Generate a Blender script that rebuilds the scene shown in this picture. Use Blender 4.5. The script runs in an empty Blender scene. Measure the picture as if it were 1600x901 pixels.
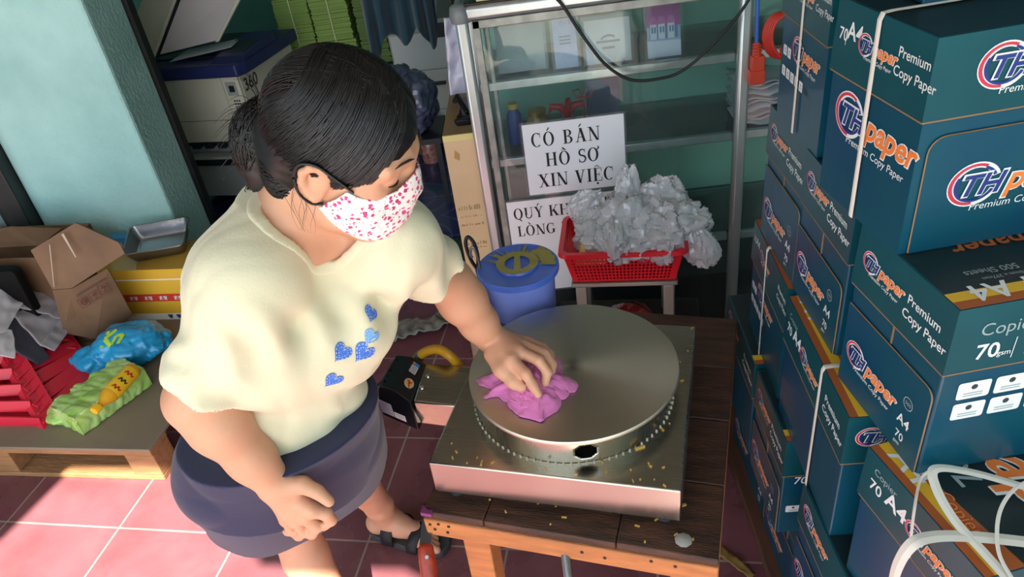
import bpy, math, random
import numpy as np
from mathutils import Vector, Matrix, noise
from mathutils.bvhtree import BVHTree

# ------------------------------------------------------------------ camera, world, sun, exposure
SC = bpy.context.scene
COL = SC.collection
F = 1155.0
PITCH, ROLL, YAW, CAMH = math.radians(33.7), math.radians(8.45), math.radians(4.2), 1.65
_h = Vector((-math.sin(YAW), math.cos(YAW), 0)); _r = Vector((math.cos(YAW), math.sin(YAW), 0)); _u = Vector((0, 0, 1))
FW = _h*math.cos(PITCH) - _u*math.sin(PITCH)
_dn = -(_h*math.sin(PITCH) + _u*math.cos(PITCH))
RT = _r*math.cos(ROLL) + _dn*math.sin(ROLL)
DN = -_r*math.sin(ROLL) + _dn*math.cos(ROLL)
CAM = Vector((0, 0, CAMH))
cd = bpy.data.cameras.new('camera'); cam = bpy.data.objects.new('camera', cd); COL.objects.link(cam)
cd.sensor_width = 36; cd.lens = F/1600*36; cd.clip_start = .02
mw = Matrix((RT, -DN, -FW)).transposed().to_4x4(); mw.translation = CAM
cam.matrix_world = mw
SC.camera = cam

SUN_H = Vector((-.10, .995, 0)).normalized()          # the way the sunlight travels over the ground
SUN_EL = math.radians(53)
sd = bpy.data.lights.new('sun', 'SUN'); sd.energy = 13.5; sd.angle = math.radians(.6); sd.color = (1, .93, .82)
so = bpy.data.objects.new('sun', sd); COL.objects.link(so)
SUN_D = SUN_H*math.cos(SUN_EL) - _u*math.sin(SUN_EL)
so.rotation_euler = SUN_D.to_track_quat('-Z', 'Y').to_euler()
so.location = (3, -4, 6)
W = bpy.data.worlds.new('sky'); SC.world = W; W.use_nodes = True
bg = W.node_tree.nodes['Background']; bg.inputs[0].default_value = (.78, .89, 1, 1); bg.inputs[1].default_value = 1.6
vs = SC.view_settings
vs.view_transform = 'Standard'; vs.look = 'None'; vs.gamma = 1; vs.use_curve_mapping = False
vs.exposure = 0.8

def ray(px, py): return FW + RT*((px-800)/F) + DN*((py-450.5)/F)
def ud(px, py, d): return CAM + ray(px, py)*d
def uz(px, py, z): v = ray(px, py); return CAM + v*((z-CAMH)/v.z)
def uy(px, py, y): v = ray(px, py); return CAM + v*(y/v.y)
def ux(px, py, x): v = ray(px, py); return CAM + v*(x/v.x)

# ------------------------------------------------------------------ materials
def lin(hx):
    hx = hx.lstrip('#'); out = []
    for i in (0, 2, 4):
        c = int(hx[i:i+2], 16)/255
        out.append(c/12.92 if c <= .04045 else ((c+.055)/1.055)**2.4)
    return (*out, 1)
def nn(t, ty, **kw):
    n = t.nodes.new(ty)
    for k, v in kw.items(): setattr(n, k, v)
    return n
def M(name, hx, rough=.5, metal=0, var=0, vscale=6, vcol=None, bump=0, bscale=60, coat=0, spec=.5, stretch=None, trans=0, alpha=1, sss=0, sheen=0, detail=4):
    m = bpy.data.materials.new(name); m.use_nodes = True; t = m.node_tree; b = t.nodes['Principled BSDF']
    col = lin(hx)
    b.inputs['Base Color'].default_value = col; b.inputs['Roughness'].default_value = rough; b.inputs['Metallic'].default_value = metal
    b.inputs['Coat Weight'].default_value = coat; b.inputs['Specular IOR Level'].default_value = spec
    b.inputs['Transmission Weight'].default_value = trans; b.inputs['Alpha'].default_value = alpha
    b.inputs['Sheen Weight'].default_value = sheen
    if sss:
        b.inputs['Subsurface Weight'].default_value = sss; b.inputs['Subsurface Radius'].default_value = (.01, .004, .002)
    tc = None
    if var or bump:
        tc = nn(t, 'ShaderNodeTexCoord'); mp = nn(t, 'ShaderNodeMapping')
        t.links.new(tc.outputs['Object'], mp.inputs[0])
        if stretch: mp.inputs['Scale'].default_value = stretch
    if var:
        n = nn(t, 'ShaderNodeTexNoise'); n.inputs['Scale'].default_value = vscale; n.inputs['Detail'].default_value = detail
        t.links.new(mp.outputs[0], n.inputs['Vector'])
        rp = nn(t, 'ShaderNodeMapRange'); rp.inputs[1].default_value = .35; rp.inputs[2].default_value = .65
        t.links.new(n.outputs[0], rp.inputs[0])
        mx = nn(t, 'ShaderNodeMix', data_type='RGBA')
        d = lin(vcol) if vcol else tuple(c*(1-var) for c in col[:3])+(1,)
        mx.inputs[6].default_value = col; mx.inputs[7].default_value = d
        if vcol:
            ml = nn(t, 'ShaderNodeMath', operation='MULTIPLY'); ml.inputs[1].default_value = var
            t.links.new(rp.outputs[0], ml.inputs[0]); t.links.new(ml.outputs[0], mx.inputs[0])
        else: t.links.new(rp.outputs[0], mx.inputs[0])
        t.links.new(mx.outputs[2], b.inputs['Base Color'])
    if bump:
        n2 = nn(t, 'ShaderNodeTexNoise'); n2.inputs['Scale'].default_value = bscale; n2.inputs['Detail'].default_value = 5
        t.links.new(mp.outputs[0], n2.inputs['Vector'])
        bp = nn(t, 'ShaderNodeBump'); bp.inputs['Strength'].default_value = bump; bp.inputs['Distance'].default_value = .01
        t.links.new(n2.outputs[0], bp.inputs['Height']); t.links.new(bp.outputs[0], b.inputs['Normal'])
    return m
def clear_mat(name, tint, gloss_rough=.04, ior=1.45, body=0.0, body_col=(1, 1, 1, 1), translucent=0.0, gmax=1.0):
    # thin clear sheet: transparent + mirror by fresnel, with an optional milky body
    m = bpy.data.materials.new(name); m.use_nodes = True; t = m.node_tree
    t.nodes.remove(t.nodes['Principled BSDF']); out = [n for n in t.nodes if n.type == 'OUTPUT_MATERIAL'][0]
    tr = nn(t, 'ShaderNodeBsdfTransparent'); tr.inputs[0].default_value = tint
    gl = nn(t, 'ShaderNodeBsdfGlossy'); gl.inputs['Roughness'].default_value = gloss_rough
    fr = nn(t, 'ShaderNodeFresnel'); fr.inputs[0].default_value = ior
    df = nn(t, 'ShaderNodeBsdfDiffuse'); df.inputs[0].default_value = body_col
    tl = nn(t, 'ShaderNodeBsdfTranslucent'); tl.inputs[0].default_value = body_col
    m0 = nn(t, 'ShaderNodeMixShader'); m0.inputs[0].default_value = translucent
    t.links.new(df.outputs[0], m0.inputs[1]); t.links.new(tl.outputs[0], m0.inputs[2])
    m1 = nn(t, 'ShaderNodeMixShader'); m1.inputs[0].default_value = body
    t.links.new(tr.outputs[0], m1.inputs[1]); t.links.new(m0.outputs[0], m1.inputs[2])
    m2 = nn(t, 'ShaderNodeMixShader')
    t.links.new(fr.outputs[0], m2.inputs[0]); t.links.new(m1.outputs[0], m2.inputs[1]); t.links.new(gl.outputs[0], m2.inputs[2])
    t.links.new(m2.outputs[0], out.inputs[0])
    return m

# ------------------------------------------------------------------ mesh building
def wmat(o):
    return o.matrix_basis.copy() if o.parent is None else wmat(o.parent) @ o.matrix_basis
class MB:
    def __init__(s): s.v = []; s.f = []; s.mi = []; s.mats = []; s.cur = 0
    def m(s, mat):
        if mat not in s.mats: s.mats.append(mat)
        s.cur = s.mats.index(mat); return s
    def add(s, vs, fs):
        o = len(s.v); s.v += [tuple(p) for p in vs]; s.f += [tuple(i+o for i in f) for f in fs]; s.mi += [s.cur]*len(fs); return s
    def hexa(s, p):   # 4 bottom ccw, 4 top ccw
        return s.add(p, [(3, 2, 1, 0), (4, 5, 6, 7), (0, 1, 5, 4), (1, 2, 6, 5), (2, 3, 7, 6), (3, 0, 4, 7)])
    def box(s, c, d, R=None):
        hx, hy, hz = d[0]/2, d[1]/2, d[2]/2
        ps = [Vector(q) for q in ((-hx, -hy, -hz), (hx, -hy, -hz), (hx, hy, -hz), (-hx, hy, -hz), (-hx, -hy, hz), (hx, -hy, hz), (hx, hy, hz), (-hx, hy, hz))]
        if R is not None: ps = [R @ q for q in ps]
        return s.hexa([q+Vector(c) for q in ps])
    def bx(s, x0, x1, y0, y1, z0, z1): return s.box(((x0+x1)/2, (y0+y1)/2, (z0+z1)/2), (x1-x0, y1-y0, z1-z0))
    def beam(s, a, b, w, h, up=(0, 0, 1)):
        a, b = Vector(a), Vector(b); d = (b-a).normalized(); u = Vector(up); sd_ = d.cross(u).normalized()*w/2; uu = sd_.cross(d).normalized()*h/2
        return s.hexa([a-sd_-uu, a+sd_-uu, b+sd_-uu, b-sd_-uu, a-sd_+uu, a+sd_+uu, b+sd_+uu, b-sd_+uu])
    def tube(s, path, r, n=8, caps=True, flat=1.0, upv=None):
        path = [Vector(p) for p in path]; N = len(path); rs = r if isinstance(r, (list, tuple)) else [r]*N
        t0 = (path[1]-path[0]).normalized()
        nrm = Vector(upv) if upv else (Vector((0, 0, 1)) if abs(t0.z) < .9 else Vector((1, 0, 0)))
        vs = []
        for i, p in enumerate(path):
            t = (path[min(i+1, N-1)]-path[max(i-1, 0)]).normalized()
            nrm = (nrm - t*nrm.dot(t)); nrm = nrm.normalized() if nrm.length > 1e-6 else t.orthogonal().normalized()
            bn = t.cross(nrm)
            for k in range(n):
                a = 2*math.pi*k/n; vs.append(p + nrm*math.cos(a)*rs[i]*flat + bn*math.sin(a)*rs[i])
        fs = [(i*n+k, i*n+(k+1) % n, (i+1)*n+(k+1) % n, (i+1)*n+k) for i in range(N-1) for k in range(n)]
        if caps: fs += [tuple(range(n))[::-1], tuple((N-1)*n+k for k in range(n))]
        return s.add(vs, fs)
    def lathe(s, prof, c=(0, 0, 0), n=40, R=None, closed=False):
        vs = []
        for r, z in prof:
            for k in range(n):
                a = 2*math.pi*k/n; q = Vector((r*math.cos(a), r*math.sin(a), z))
                if R is not None: q = R @ q
                vs.append(q+Vector(c))
        P = len(prof)
        fs = [(i*n+k, i*n+(k+1) % n, (i+1)*n+(k+1) % n, (i+1)*n+k) for i in range(P-1) for k in range(n)]
        if closed: fs += [((P-1)*n+k, (P-1)*n+(k+1) % n, (k+1) % n, k) for k in range(n)]
        else:
            if prof[0][0] > 1e-6: fs.append(tuple(range(n))[::-1])
            if prof[-1][0] > 1e-6: fs.append(tuple((P-1)*n+k for k in range(n)))
        return s.add(vs, fs)
    def prism(s, poly, off):
        n = len(poly); poly = [Vector(p) for p in poly]; off = Vector(off)
        return s.add(poly+[p+off for p in poly], [tuple(range(n))[::-1], tuple(range(n, 2*n))]+[(i, (i+1) % n, n+(i+1) % n, n+i) for i in range(n)])
    def poly(s, pts): return s.add(pts, [tuple(range(len(pts)))])
    def grid(s, rows):
        n = len(rows[0]); vs = [p for r_ in rows for p in r_]
        return s.add(vs, [(i*n+k, i*n+k+1, (i+1)*n+k+1, (i+1)*n+k) for i in range(len(rows)-1) for k in range(n-1)])
    def build(s, name, parent=None, mat=None, world=False, smooth=30, bevel=0, solid=0, bseg=2):
        me = bpy.data.meshes.new(name)
        vs = s.v
        if world and parent is not None:
            iv = wmat(parent).inverted(); vs = [tuple(iv @ Vector(p)) for p in vs]
        me.from_pydata(vs, [], s.f); me.update()
        ms = s.mats if s.mats else [mat]
        for x in ms: me.materials.append(x)
        if len(ms) > 1: me.polygons.foreach_set('material_index', s.mi)
        if smooth:
            me.polygons.foreach_set('use_smooth', [True]*len(me.polygons))
            if smooth < 180: me.set_sharp_from_angle(angle=math.radians(smooth))
        o = bpy.data.objects.new(name, me); COL.objects.link(o)
        if parent is not None: o.parent = parent
        if solid:
            md = o.modifiers.new('solid', 'SOLIDIFY'); md.thickness = solid; md.offset = 0
        if bevel:
            md = o.modifiers.new('bevel', 'BEVEL'); md.width = bevel; md.segments = bseg; md.limit_method = 'ANGLE'; md.angle_limit = math.radians(40)
        return o
def tag(o, label, cat, group=None, kind=None):
    o['label'] = label; o['category'] = cat
    if group: o['group'] = group
    if kind: o['kind'] = kind
    return o
def thing(name, label, cat, loc=(0, 0, 0), rz=0, group=None):
    o = bpy.data.objects.new(name, None); COL.objects.link(o); o.empty_display_size = .05
    o.matrix_basis = Matrix.Translation(Vector(loc)) @ Matrix.Rotation(rz, 4, 'Z')
    return tag(o, label, cat, group)
def struct(o): o['kind'] = 'structure'; return o
def dup(src, loc, rz=0, label=None):
    r_ = src.copy(); COL.objects.link(r_); r_.matrix_basis = Matrix.Translation(Vector(loc)) @ Matrix.Rotation(rz, 4, 'Z')
    if label: r_['label'] = label
    for ch in list(src.children):
        c = ch.copy(); COL.objects.link(c); c.parent = r_
        for g in list(ch.children):
            g2 = g.copy(); COL.objects.link(g2); g2.parent = c
    return r_

# ------------------------------------------------------------------ lettering
_tc = {}
def text_mesh(st, shear=0.0, off=0.0, res=3):
    k = (st, shear, off, res)
    if k not in _tc:
        cu = bpy.data.curves.new('t', 'FONT'); cu.body = st; cu.size = 1; cu.shear = shear; cu.offset = off; cu.resolution_u = res
        ob = bpy.data.objects.new('t', cu); COL.objects.link(ob)
        dg = bpy.context.evaluated_depsgraph_get(); me = bpy.data.meshes.new_from_object(ob.evaluated_get(dg))
        _tc[k] = ([(v.co.x/.73, v.co.y/.73) for v in me.vertices], [tuple(p.vertices) for p in me.polygons])
        bpy.data.objects.remove(ob); bpy.data.curves.remove(cu); bpy.data.meshes.remove(me)
    return _tc[k]
def put(mb, v2, fs, mat, o, u, v, size, lift=.0006, wide=1.0):
    o, u, v = Vector(o), Vector(u).normalized(), Vector(v).normalized(); n = u.cross(v)*lift
    mb.m(mat).add([o+u*(x*size*wide)+v*(y*size)+n for x, y in v2], fs)
def txt(mb, st, mat, o, u, v, size, shear=0, off=0, lift=.0006, align=0, wide=1.0, res=3):
    v2, fs = text_mesh(st, shear, off, res)
    if not v2: return 0
    w = max(p[0] for p in v2)
    put(mb, [(p[0]-w*align, p[1]) for p in v2], fs, mat, o, u, v, size, lift, wide)
    return w*size*wide
# roman serif capitals for the paper signs: polygons in a cap-height-1 box
def _q(*p): return list(p)
def _rect(x0, x1, y0, y1): return [(x0, y0), (x1, y0), (x1, y1), (x0, y1)]
def _diag(x0, y0, x1, y1, w): return [(x0-w/2, y0), (x0+w/2, y0), (x1+w/2, y1), (x1-w/2, y1)]
def _srf(x, y, w=.17): return _rect(x-w, x+w, y if y < .5 else 1-.045, .045 if y < .5 else 1)
def _arc(cx, cy, rx, ry, a0, a1, tx, ty, n=16):   # ring piece thicker at the sides (tx) than top (ty), as quads
    out = []
    for i in range(n):
        t0, t1 = [math.radians(a0+(a1-a0)*(i+j)/n) for j in (0, 1)]
        f = lambda t, k: (cx+(rx-k*tx)*math.cos(t), cy+(ry-k*ty)*math.sin(t))
        out.append([f(t0, 0), f(t1, 0), f(t1, 1), f(t0, 1)])
    return out
def _stroke(pts, ws):
    out = []
    for i in range(len(pts)-1):
        (x0, y0), (x1, y1) = pts[i], pts[i+1]; L = math.hypot(x1-x0, y1-y0); nx, ny = -(y1-y0)/L, (x1-x0)/L
        a, b = ws[i]/2, ws[i+1]/2
        out.append([(x0-nx*a, y0-ny*a), (x1-nx*b, y1-ny*b), (x1+nx*b, y1+ny*b), (x0+nx*a, y0+ny*a)])
    return out
TK, TN = .16, .05
def _O(): return _arc(.37, .5, .37, .52, 0, 360, TK, TN, 28)
def _S():
    pts = []; ws = []
    for i in range(13): t = math.radians(35+ (270-35)*i/12); pts.append((.27+.19*math.cos(t), .74+.23*math.sin(t))); ws.append(.05+.08*math.sin(math.pi*i/16))
    for i in range(1, 13): t = math.radians(90-255*i/12); pts.append((.27+.22*math.cos(t), .26+.25*math.sin(t))); ws.append(.14-.09*i/12)
    return _stroke(pts, ws)+[_rect(.43, .47, .72, 1), _rect(.04, .08, 0, .3)]
GL = {
 'I': (.40, [_rect(.12, .28, 0, 1), _srf(.2, 0), _srf(.2, 1)]),
 'H': (.86, [_rect(.10, .26, 0, 1), _rect(.58, .74, 0, 1), _rect(.2, .64, .48, .53)]+[_srf(x, y, .15) for x in (.18, .66) for y in (0, 1)]),
 'K': (.84, [_rect(.10, .26, 0, 1), _diag(.27, .38, .66, 1, .07), _diag(.68, 0, .38, .58, .2), _srf(.18, 0, .15), _srf(.18, 1, .15), _srf(.66, 1, .13), _srf(.69, 0, .16)]),
 'L': (.68, [_rect(.10, .26, 0, 1), _srf(.18, 1, .15), _rect(.03, .6, 0, .05), [(.5, .05), (.6, .05), (.62, .3), (.58, .3)]]),
 'N': (.84, [_rect(.12, .17, 0, 1), _rect(.66, .71, 0, 1), _diag(.63, 0, .14, 1, .17), _srf(.145, 0, .12), _srf(.685, 1, .12), _rect(.0, .16, .955, 1)]),
 'V': (.78, [_diag(.38, 0, .16, 1, .17), _diag(.38, 0, .63, 1, .06), _srf(.16, 1, .15), _srf(.63, 1, .12)]),
 'X': (.80, [_diag(.63, 0, .17, 1, .19), _diag(.15, 0, .62, 1, .06), _srf(.17, 1, .16), _srf(.62, 1, .12), _srf(.63, 0, .16), _srf(.15, 0, .12)]),
 'A': (.80, [_diag(.14, 0, .39, 1, .06), _diag(.63, 0, .39, 1, .17), _rect(.22, .55, .32, .37), _srf(.14, 0, .12), _srf(.63, 0, .15)]),
 'Y': (.78, [_diag(.39, .45, .15, 1, .17), _diag(.39, .45, .64, 1, .06), _rect(.31, .47, 0, .47), _srf(.15, 1, .15), _srf(.64, 1, .12), _srf(.39, 0, .15)]),
 'U': (.82, [_rect(.11, .27, .3, 1), _rect(.62, .67, .3, 1), _srf(.19, 1, .15), _srf(.645, 1, .12)]+_arc(.39, .3, .28, .32, 180, 360, .1, .08)),
 'E': (.70, [_rect(.10, .26, 0, 1), _rect(.02, .6, .955, 1), _rect(.02, .62, 0, .05), _rect(.2, .44, .48, .53), _rect(.57, .61, .74, 1), _rect(.6, .64, 0, .28), _rect(.42, .46, .38, .63)]),
 'B': (.74, [_rect(.10, .26, 0, 1), _rect(.02, .36, .955, 1), _rect(.02, .38, 0, .05), _rect(.2, .38, .5, .55)]+_arc(.34, .76, .26, .24, -90, 90, .14, .05)+_arc(.36, .26, .30, .27, -90, 90, .15, .05)),
 'D': (.80, [_rect(.10, .26, 0, 1), _rect(.02, .36, .955, 1), _rect(.02, .36, 0, .05)]+_arc(.33, .5, .42, .5, -90, 90, .16, .05)),
 'O': (.80, _O()),
 'Q': (.80, _O()+[_diag(.62, -.2, .38, .06, .12)]),
 'C': (.74, _arc(.38, .5, .37, .52, 50, 310, TK, TN, 20)+[_rect(.6, .64, .66, 1)]),
 'G': (.82, _arc(.38, .5, .37, .52, 50, 315, TK, TN, 20)+[_rect(.6, .64, .66, 1), _rect(.54, .7, .08, .42), _rect(.46, .78, .4, .44)]),
 'S': (.56, _S()), ' ': (.35, []),
}
ACC = {'/': lambda x: [_diag(x-.06, 1.08, x+.08, 1.3, .09)], '\\': lambda x: [_diag(x+.06, 1.08, x-.08, 1.3, .09)],
       '^': lambda x: [_diag(x-.16, 1.06, x, 1.22, .07), _diag(x+.16, 1.06, x, 1.22, .07)], '.': lambda x: [_rect(x-.07, x+.07, -.24, -.1)],
       '>': lambda x: _stroke([(x+.24, .84), (x+.38, .9), (x+.42, 1.0), (x+.36, 1.08)], [.05, .09, .1, .06])}
def serif(mb, st, mat, o, u, v, size, track=.06, lift=.0006):
    # accents follow their letter inside braces: O{/} -> O with acute
    x = 0; i = 0; dz = 0
    while i < len(st):
        ch = st[i]; w, ps = GL[ch]; ps = list(ps); i += 1
        if i < len(st) and st[i] == '{':
            j = st.index('}', i)
            for a in st[i+1:j]: ps += ACC[a](w/2-.04)
            i = j+1
        for p in ps:
            put(mb, [(a+x, b) for a, b in p], [tuple(range(len(p)))], mat, o, u, v, size, lift+dz); dz += 1e-6
        x += w+track
    return x*size

# ------------------------------------------------------------------ implicit surfaces (bodies, cloth, hair)
class SDF:
    def __init__(s, lo, hi, h):
        s.lo = np.array(lo, float); s.h = h; s.n = np.ceil((np.array(hi)-s.lo)/h).astype(int)+1
        s.a = np.full(s.n, .2, np.float32); s.ax = [s.lo[i]+h*np.arange(s.n[i]) for i in range(3)]
    def region(s, lo, hi):
        i0 = np.maximum(np.floor((np.array(lo)-s.lo)/s.h).astype(int), 0); i1 = np.minimum(np.ceil((np.array(hi)-s.lo)/s.h).astype(int)+1, s.n)
        sl = tuple(slice(a, max(a, b)) for a, b in zip(i0, i1))
        P = np.stack(np.meshgrid(*[s.ax[i][sl[i]] for i in range(3)], indexing='ij'), -1)
        return sl, P
    def put(s, fn, lo, hi, k=.0, mode='u', pad=.02):
        lo = np.array(lo)-pad-k; hi = np.array(hi)+pad+k
        sl, P = s.region(lo, hi)
        if P.size == 0: return s
        d = fn(P).astype(np.float32); a = s.a[sl]
        if mode == 's': a, d = -a, d          # subtract: -smin(-a, d)
        if k > 0:
            hh = np.maximum(k-np.abs(a-d), 0)/k; r_ = np.minimum(a, d)-hh*hh*k*.25
        else: r_ = np.minimum(a, d)
        s.a[sl] = -r_ if mode == 's' else r_
        return s
    def cap(s, a, b, ra, rb=None, k=.02, mode='u'):
        rb = ra if rb is None else rb; a = np.array(a, float); b = np.array(b, float); ab = b-a; L2 = max(ab@ab, 1e-9); rm = max(ra, rb)
        def fn(P):
            q = P-a; t = np.clip(q@ab/L2, 0, 1); return np.linalg.norm(q-t[..., None]*ab, axis=-1)-(ra+(rb-ra)*t)
        return s.put(fn, np.minimum(a, b)-rm, np.maximum(a, b)+rm, k, mode)
    def chain(s, pts, rs, k=.02, mode='u'):
        for i in range(len(pts)-1): s.cap(pts[i], pts[i+1], rs[i], rs[i+1], k, mode)
        return s
    def ell(s, c, r, R=None, k=.02, mode='u'):
        c = np.array(c, float); r = np.array(r, float); A = np.eye(3) if R is None else np.array(R)   # rows = local axes
        def fn(P):
            q = (P-c)@A.T; k0 = np.linalg.norm(q/r, axis=-1); k1 = np.linalg.norm(q/(r*r), axis=-1); return k0*(k0-1)/np.maximum(k1, 1e-6)
        m = r.max(); return s.put(fn, c-m, c+m, k, mode)
    def mesh(s):
        a = s.a; b = a < 0
        c8 = [b[i:b.shape[0]-1+i, j:b.shape[1]-1+j, k:b.shape[2]-1+k] for i in (0, 1) for j in (0, 1) for k in (0, 1)]
        anyv = c8[0].copy(); allv = c8[0].copy()
        for q in c8[1:]: anyv |= q; allv &= q
        act = anyv & ~allv; idx = np.argwhere(act)
        vid = np.full(act.shape, -1, np.int32); vid[act] = np.arange(len(idx))
        offs = np.array([(i, j, k) for i in (0, 1) for j in (0, 1) for k in (0, 1)])
        vals = np.stack([a[idx[:, 0]+o[0], idx[:, 1]+o[1], idx[:, 2]+o[2]] for o in offs], 1)
        acc = np.zeros((len(idx), 3)); cnt = np.zeros(len(idx))
        for p in range(8):
            for ax in range(3):
                if offs[p][ax] == 0:
                    o2 = offs[p].copy(); o2[ax] = 1; q = o2[0]*4+o2[1]*2+o2[2]
                    va, vb = vals[:, p], vals[:, q]; cr = (va < 0) != (vb < 0)
                    t = np.where(cr, va/np.where(cr, va-vb, 1), 0)
                    pt = np.repeat(offs[p][None].astype(float), len(idx), 0); pt[:, ax] = t
                    acc[cr] += pt[cr]; cnt[cr] += 1
        V = s.lo+(idx+acc/cnt[:, None])*s.h
        Q = []
        for ax in range(3):
            u, w = (ax+1) % 3, (ax+2) % 3
            sl0 = [slice(None)]*3; sl1 = [slice(None)]*3
            sl0[ax] = slice(0, -1); sl1[ax] = slice(1, None)
            e = b[tuple(sl0)] != b[tuple(sl1)]
            ii = np.argwhere(e); ok = (ii[:, u] > 0) & (ii[:, w] > 0) & (ii[:, u] < act.shape[u]) & (ii[:, w] < act.shape[w]); ii = ii[ok]
            def at(du, dw):
                j = ii.copy(); j[:, u] -= du; j[:, w] -= dw; return vid[j[:, 0], j[:, 1], j[:, 2]]
            quad = np.stack([at(1, 1), at(0, 1), at(0, 0), at(1, 0)], 1)
            ins = b[ii[:, 0], ii[:, 1], ii[:, 2]]
            quad[~ins] = quad[~ins][:, ::-1]; Q.append(quad)
        Q = np.concatenate(Q); Q = Q[(Q >= 0).all(1)]
        return V, Q
    def build(s, name, mat, parent=None, smooth_it=0):
        V, Q = s.mesh()
        if parent is not None:
            iv = np.array(wmat(parent).inverted()); V = V@iv[:3, :3].T+iv[:3, 3]
        me = bpy.data.meshes.new(name)
        me.vertices.add(len(V)); me.vertices.foreach_set('co', V.astype(np.float32).ravel())
        me.loops.add(len(Q)*4); me.loops.foreach_set('vertex_index', Q.astype(np.int32).ravel())
        me.polygons.add(len(Q)); me.polygons.foreach_set('loop_start', np.arange(0, len(Q)*4, 4, dtype=np.int32)); me.polygons.foreach_set('loop_total', np.full(len(Q), 4, np.int32))
        me.update(calc_edges=True); me.validate()
        me.polygons.foreach_set('use_smooth', [True]*len(me.polygons)); me.materials.append(mat)
        o = bpy.data.objects.new(name, me); COL.objects.link(o)
        if parent is not None: o.parent = parent
        if smooth_it:
            md = o.modifiers.new('smooth', 'SMOOTH'); md.factor = .5; md.iterations = smooth_it
        return o
def V3(p): return np.array(p, float)

# ================================================================== SETTING
# maroon clay floor tiles, laid askew to the shop front
def floor_mat():
    m = bpy.data.materials.new('maroon_tile'); m.use_nodes = True; t = m.node_tree; b = t.nodes['Principled BSDF']
    tc = nn(t, 'ShaderNodeTexCoord'); mp = nn(t, 'ShaderNodeMapping'); mp.inputs['Rotation'].default_value = (0, 0, math.radians(9.3)); mp.inputs['Location'].default_value = (.012, -.018, 0)
    t.links.new(tc.outputs['Object'], mp.inputs[0])
    br = nn(t, 'ShaderNodeTexBrick'); br.offset = 0; br.squash = 1
    br.inputs['Scale'].default_value = 1; br.inputs['Brick Width'].default_value = .39; br.inputs['Row Height'].default_value = .39; br.inputs['Mortar Size'].default_value = .0035; br.inputs['Mortar Smooth'].default_value = .3
    br.inputs['Color1'].default_value = lin('835157'); br.inputs['Color2'].default_value = lin('7a4a51'); br.inputs['Mortar'].default_value = lin('a08c84')
    t.links.new(mp.outputs[0], br.inputs[0])
    n = nn(t, 'ShaderNodeTexNoise'); n.inputs['Scale'].default_value = 7; n.inputs['Detail'].default_value = 8; t.links.new(mp.outputs[0], n.inputs[0])
    mx = nn(t, 'ShaderNodeMix', data_type='RGBA'); mx.blend_type = 'MULTIPLY'; mx.inputs[0].default_value = .55
    rp = nn(t, 'ShaderNodeValToRGB'); rp.color_ramp.elements[0].position = .3; rp.color_ramp.elements[0].color = (.5, .45, .45, 1); rp.color_ramp.elements[1].position = .62; rp.color_ramp.elements[1].color = (1, 1, 1, 1)
    t.links.new(n.outputs[0], rp.inputs[0]); t.links.new(br.outputs[0], mx.inputs[6]); t.links.new(rp.outputs[0], mx.inputs[7])
    # pale dusty scuffs
    n2 = nn(t, 'ShaderNodeTexNoise'); n2.inputs['Scale'].default_value = 3.3; n2.inputs['Detail'].default_value = 10; n2.inputs['Distortion'].default_value = 1.4; t.links.new(mp.outputs[0], n2.inputs[0])
    r2 = nn(t, 'ShaderNodeMapRange'); r2.inputs[1].default_value = .56; r2.inputs[2].default_value = .78; r2.inputs[4].default_value = .25; t.links.new(n2.outputs[0], r2.inputs[0])
    m3 = nn(t, 'ShaderNodeMix', data_type='RGBA'); m3.inputs[7].default_value = lin('8d6a6a'); t.links.new(r2.outputs[0], m3.inputs[0]); t.links.new(mx.outputs[2], m3.inputs[6])
    t.links.new(m3.outputs[2], b.inputs['Base Color'])
    rr = nn(t, 'ShaderNodeMapRange'); rr.inputs[3].default_value = .16; rr.inputs[4].default_value = .42; t.links.new(n.outputs[0], rr.inputs[0]); t.links.new(rr.outputs[0], b.inputs['Roughness'])
    bp = nn(t, 'ShaderNodeBump'); bp.inputs['Strength'].default_value = .25; bp.inputs['Distance'].default_value = .004; bp.invert = True
    t.links.new(br.outputs['Fac'], bp.inputs['Height']); t.links.new(bp.outputs[0], b.inputs['Normal'])
    return m
b = MB(); b.bx(-4.5, 4.5, -.9, 5.2, -.12, 0); struct(b.build('floor', mat=floor_mat(), smooth=0))
b = MB(); b.bx(-12, 12, -14, -.9, -.14, -.02); struct(b.build('trim_1', mat=M('street_paving', 'b5aca0', .8, var=.2, vscale=2), smooth=0))

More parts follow.
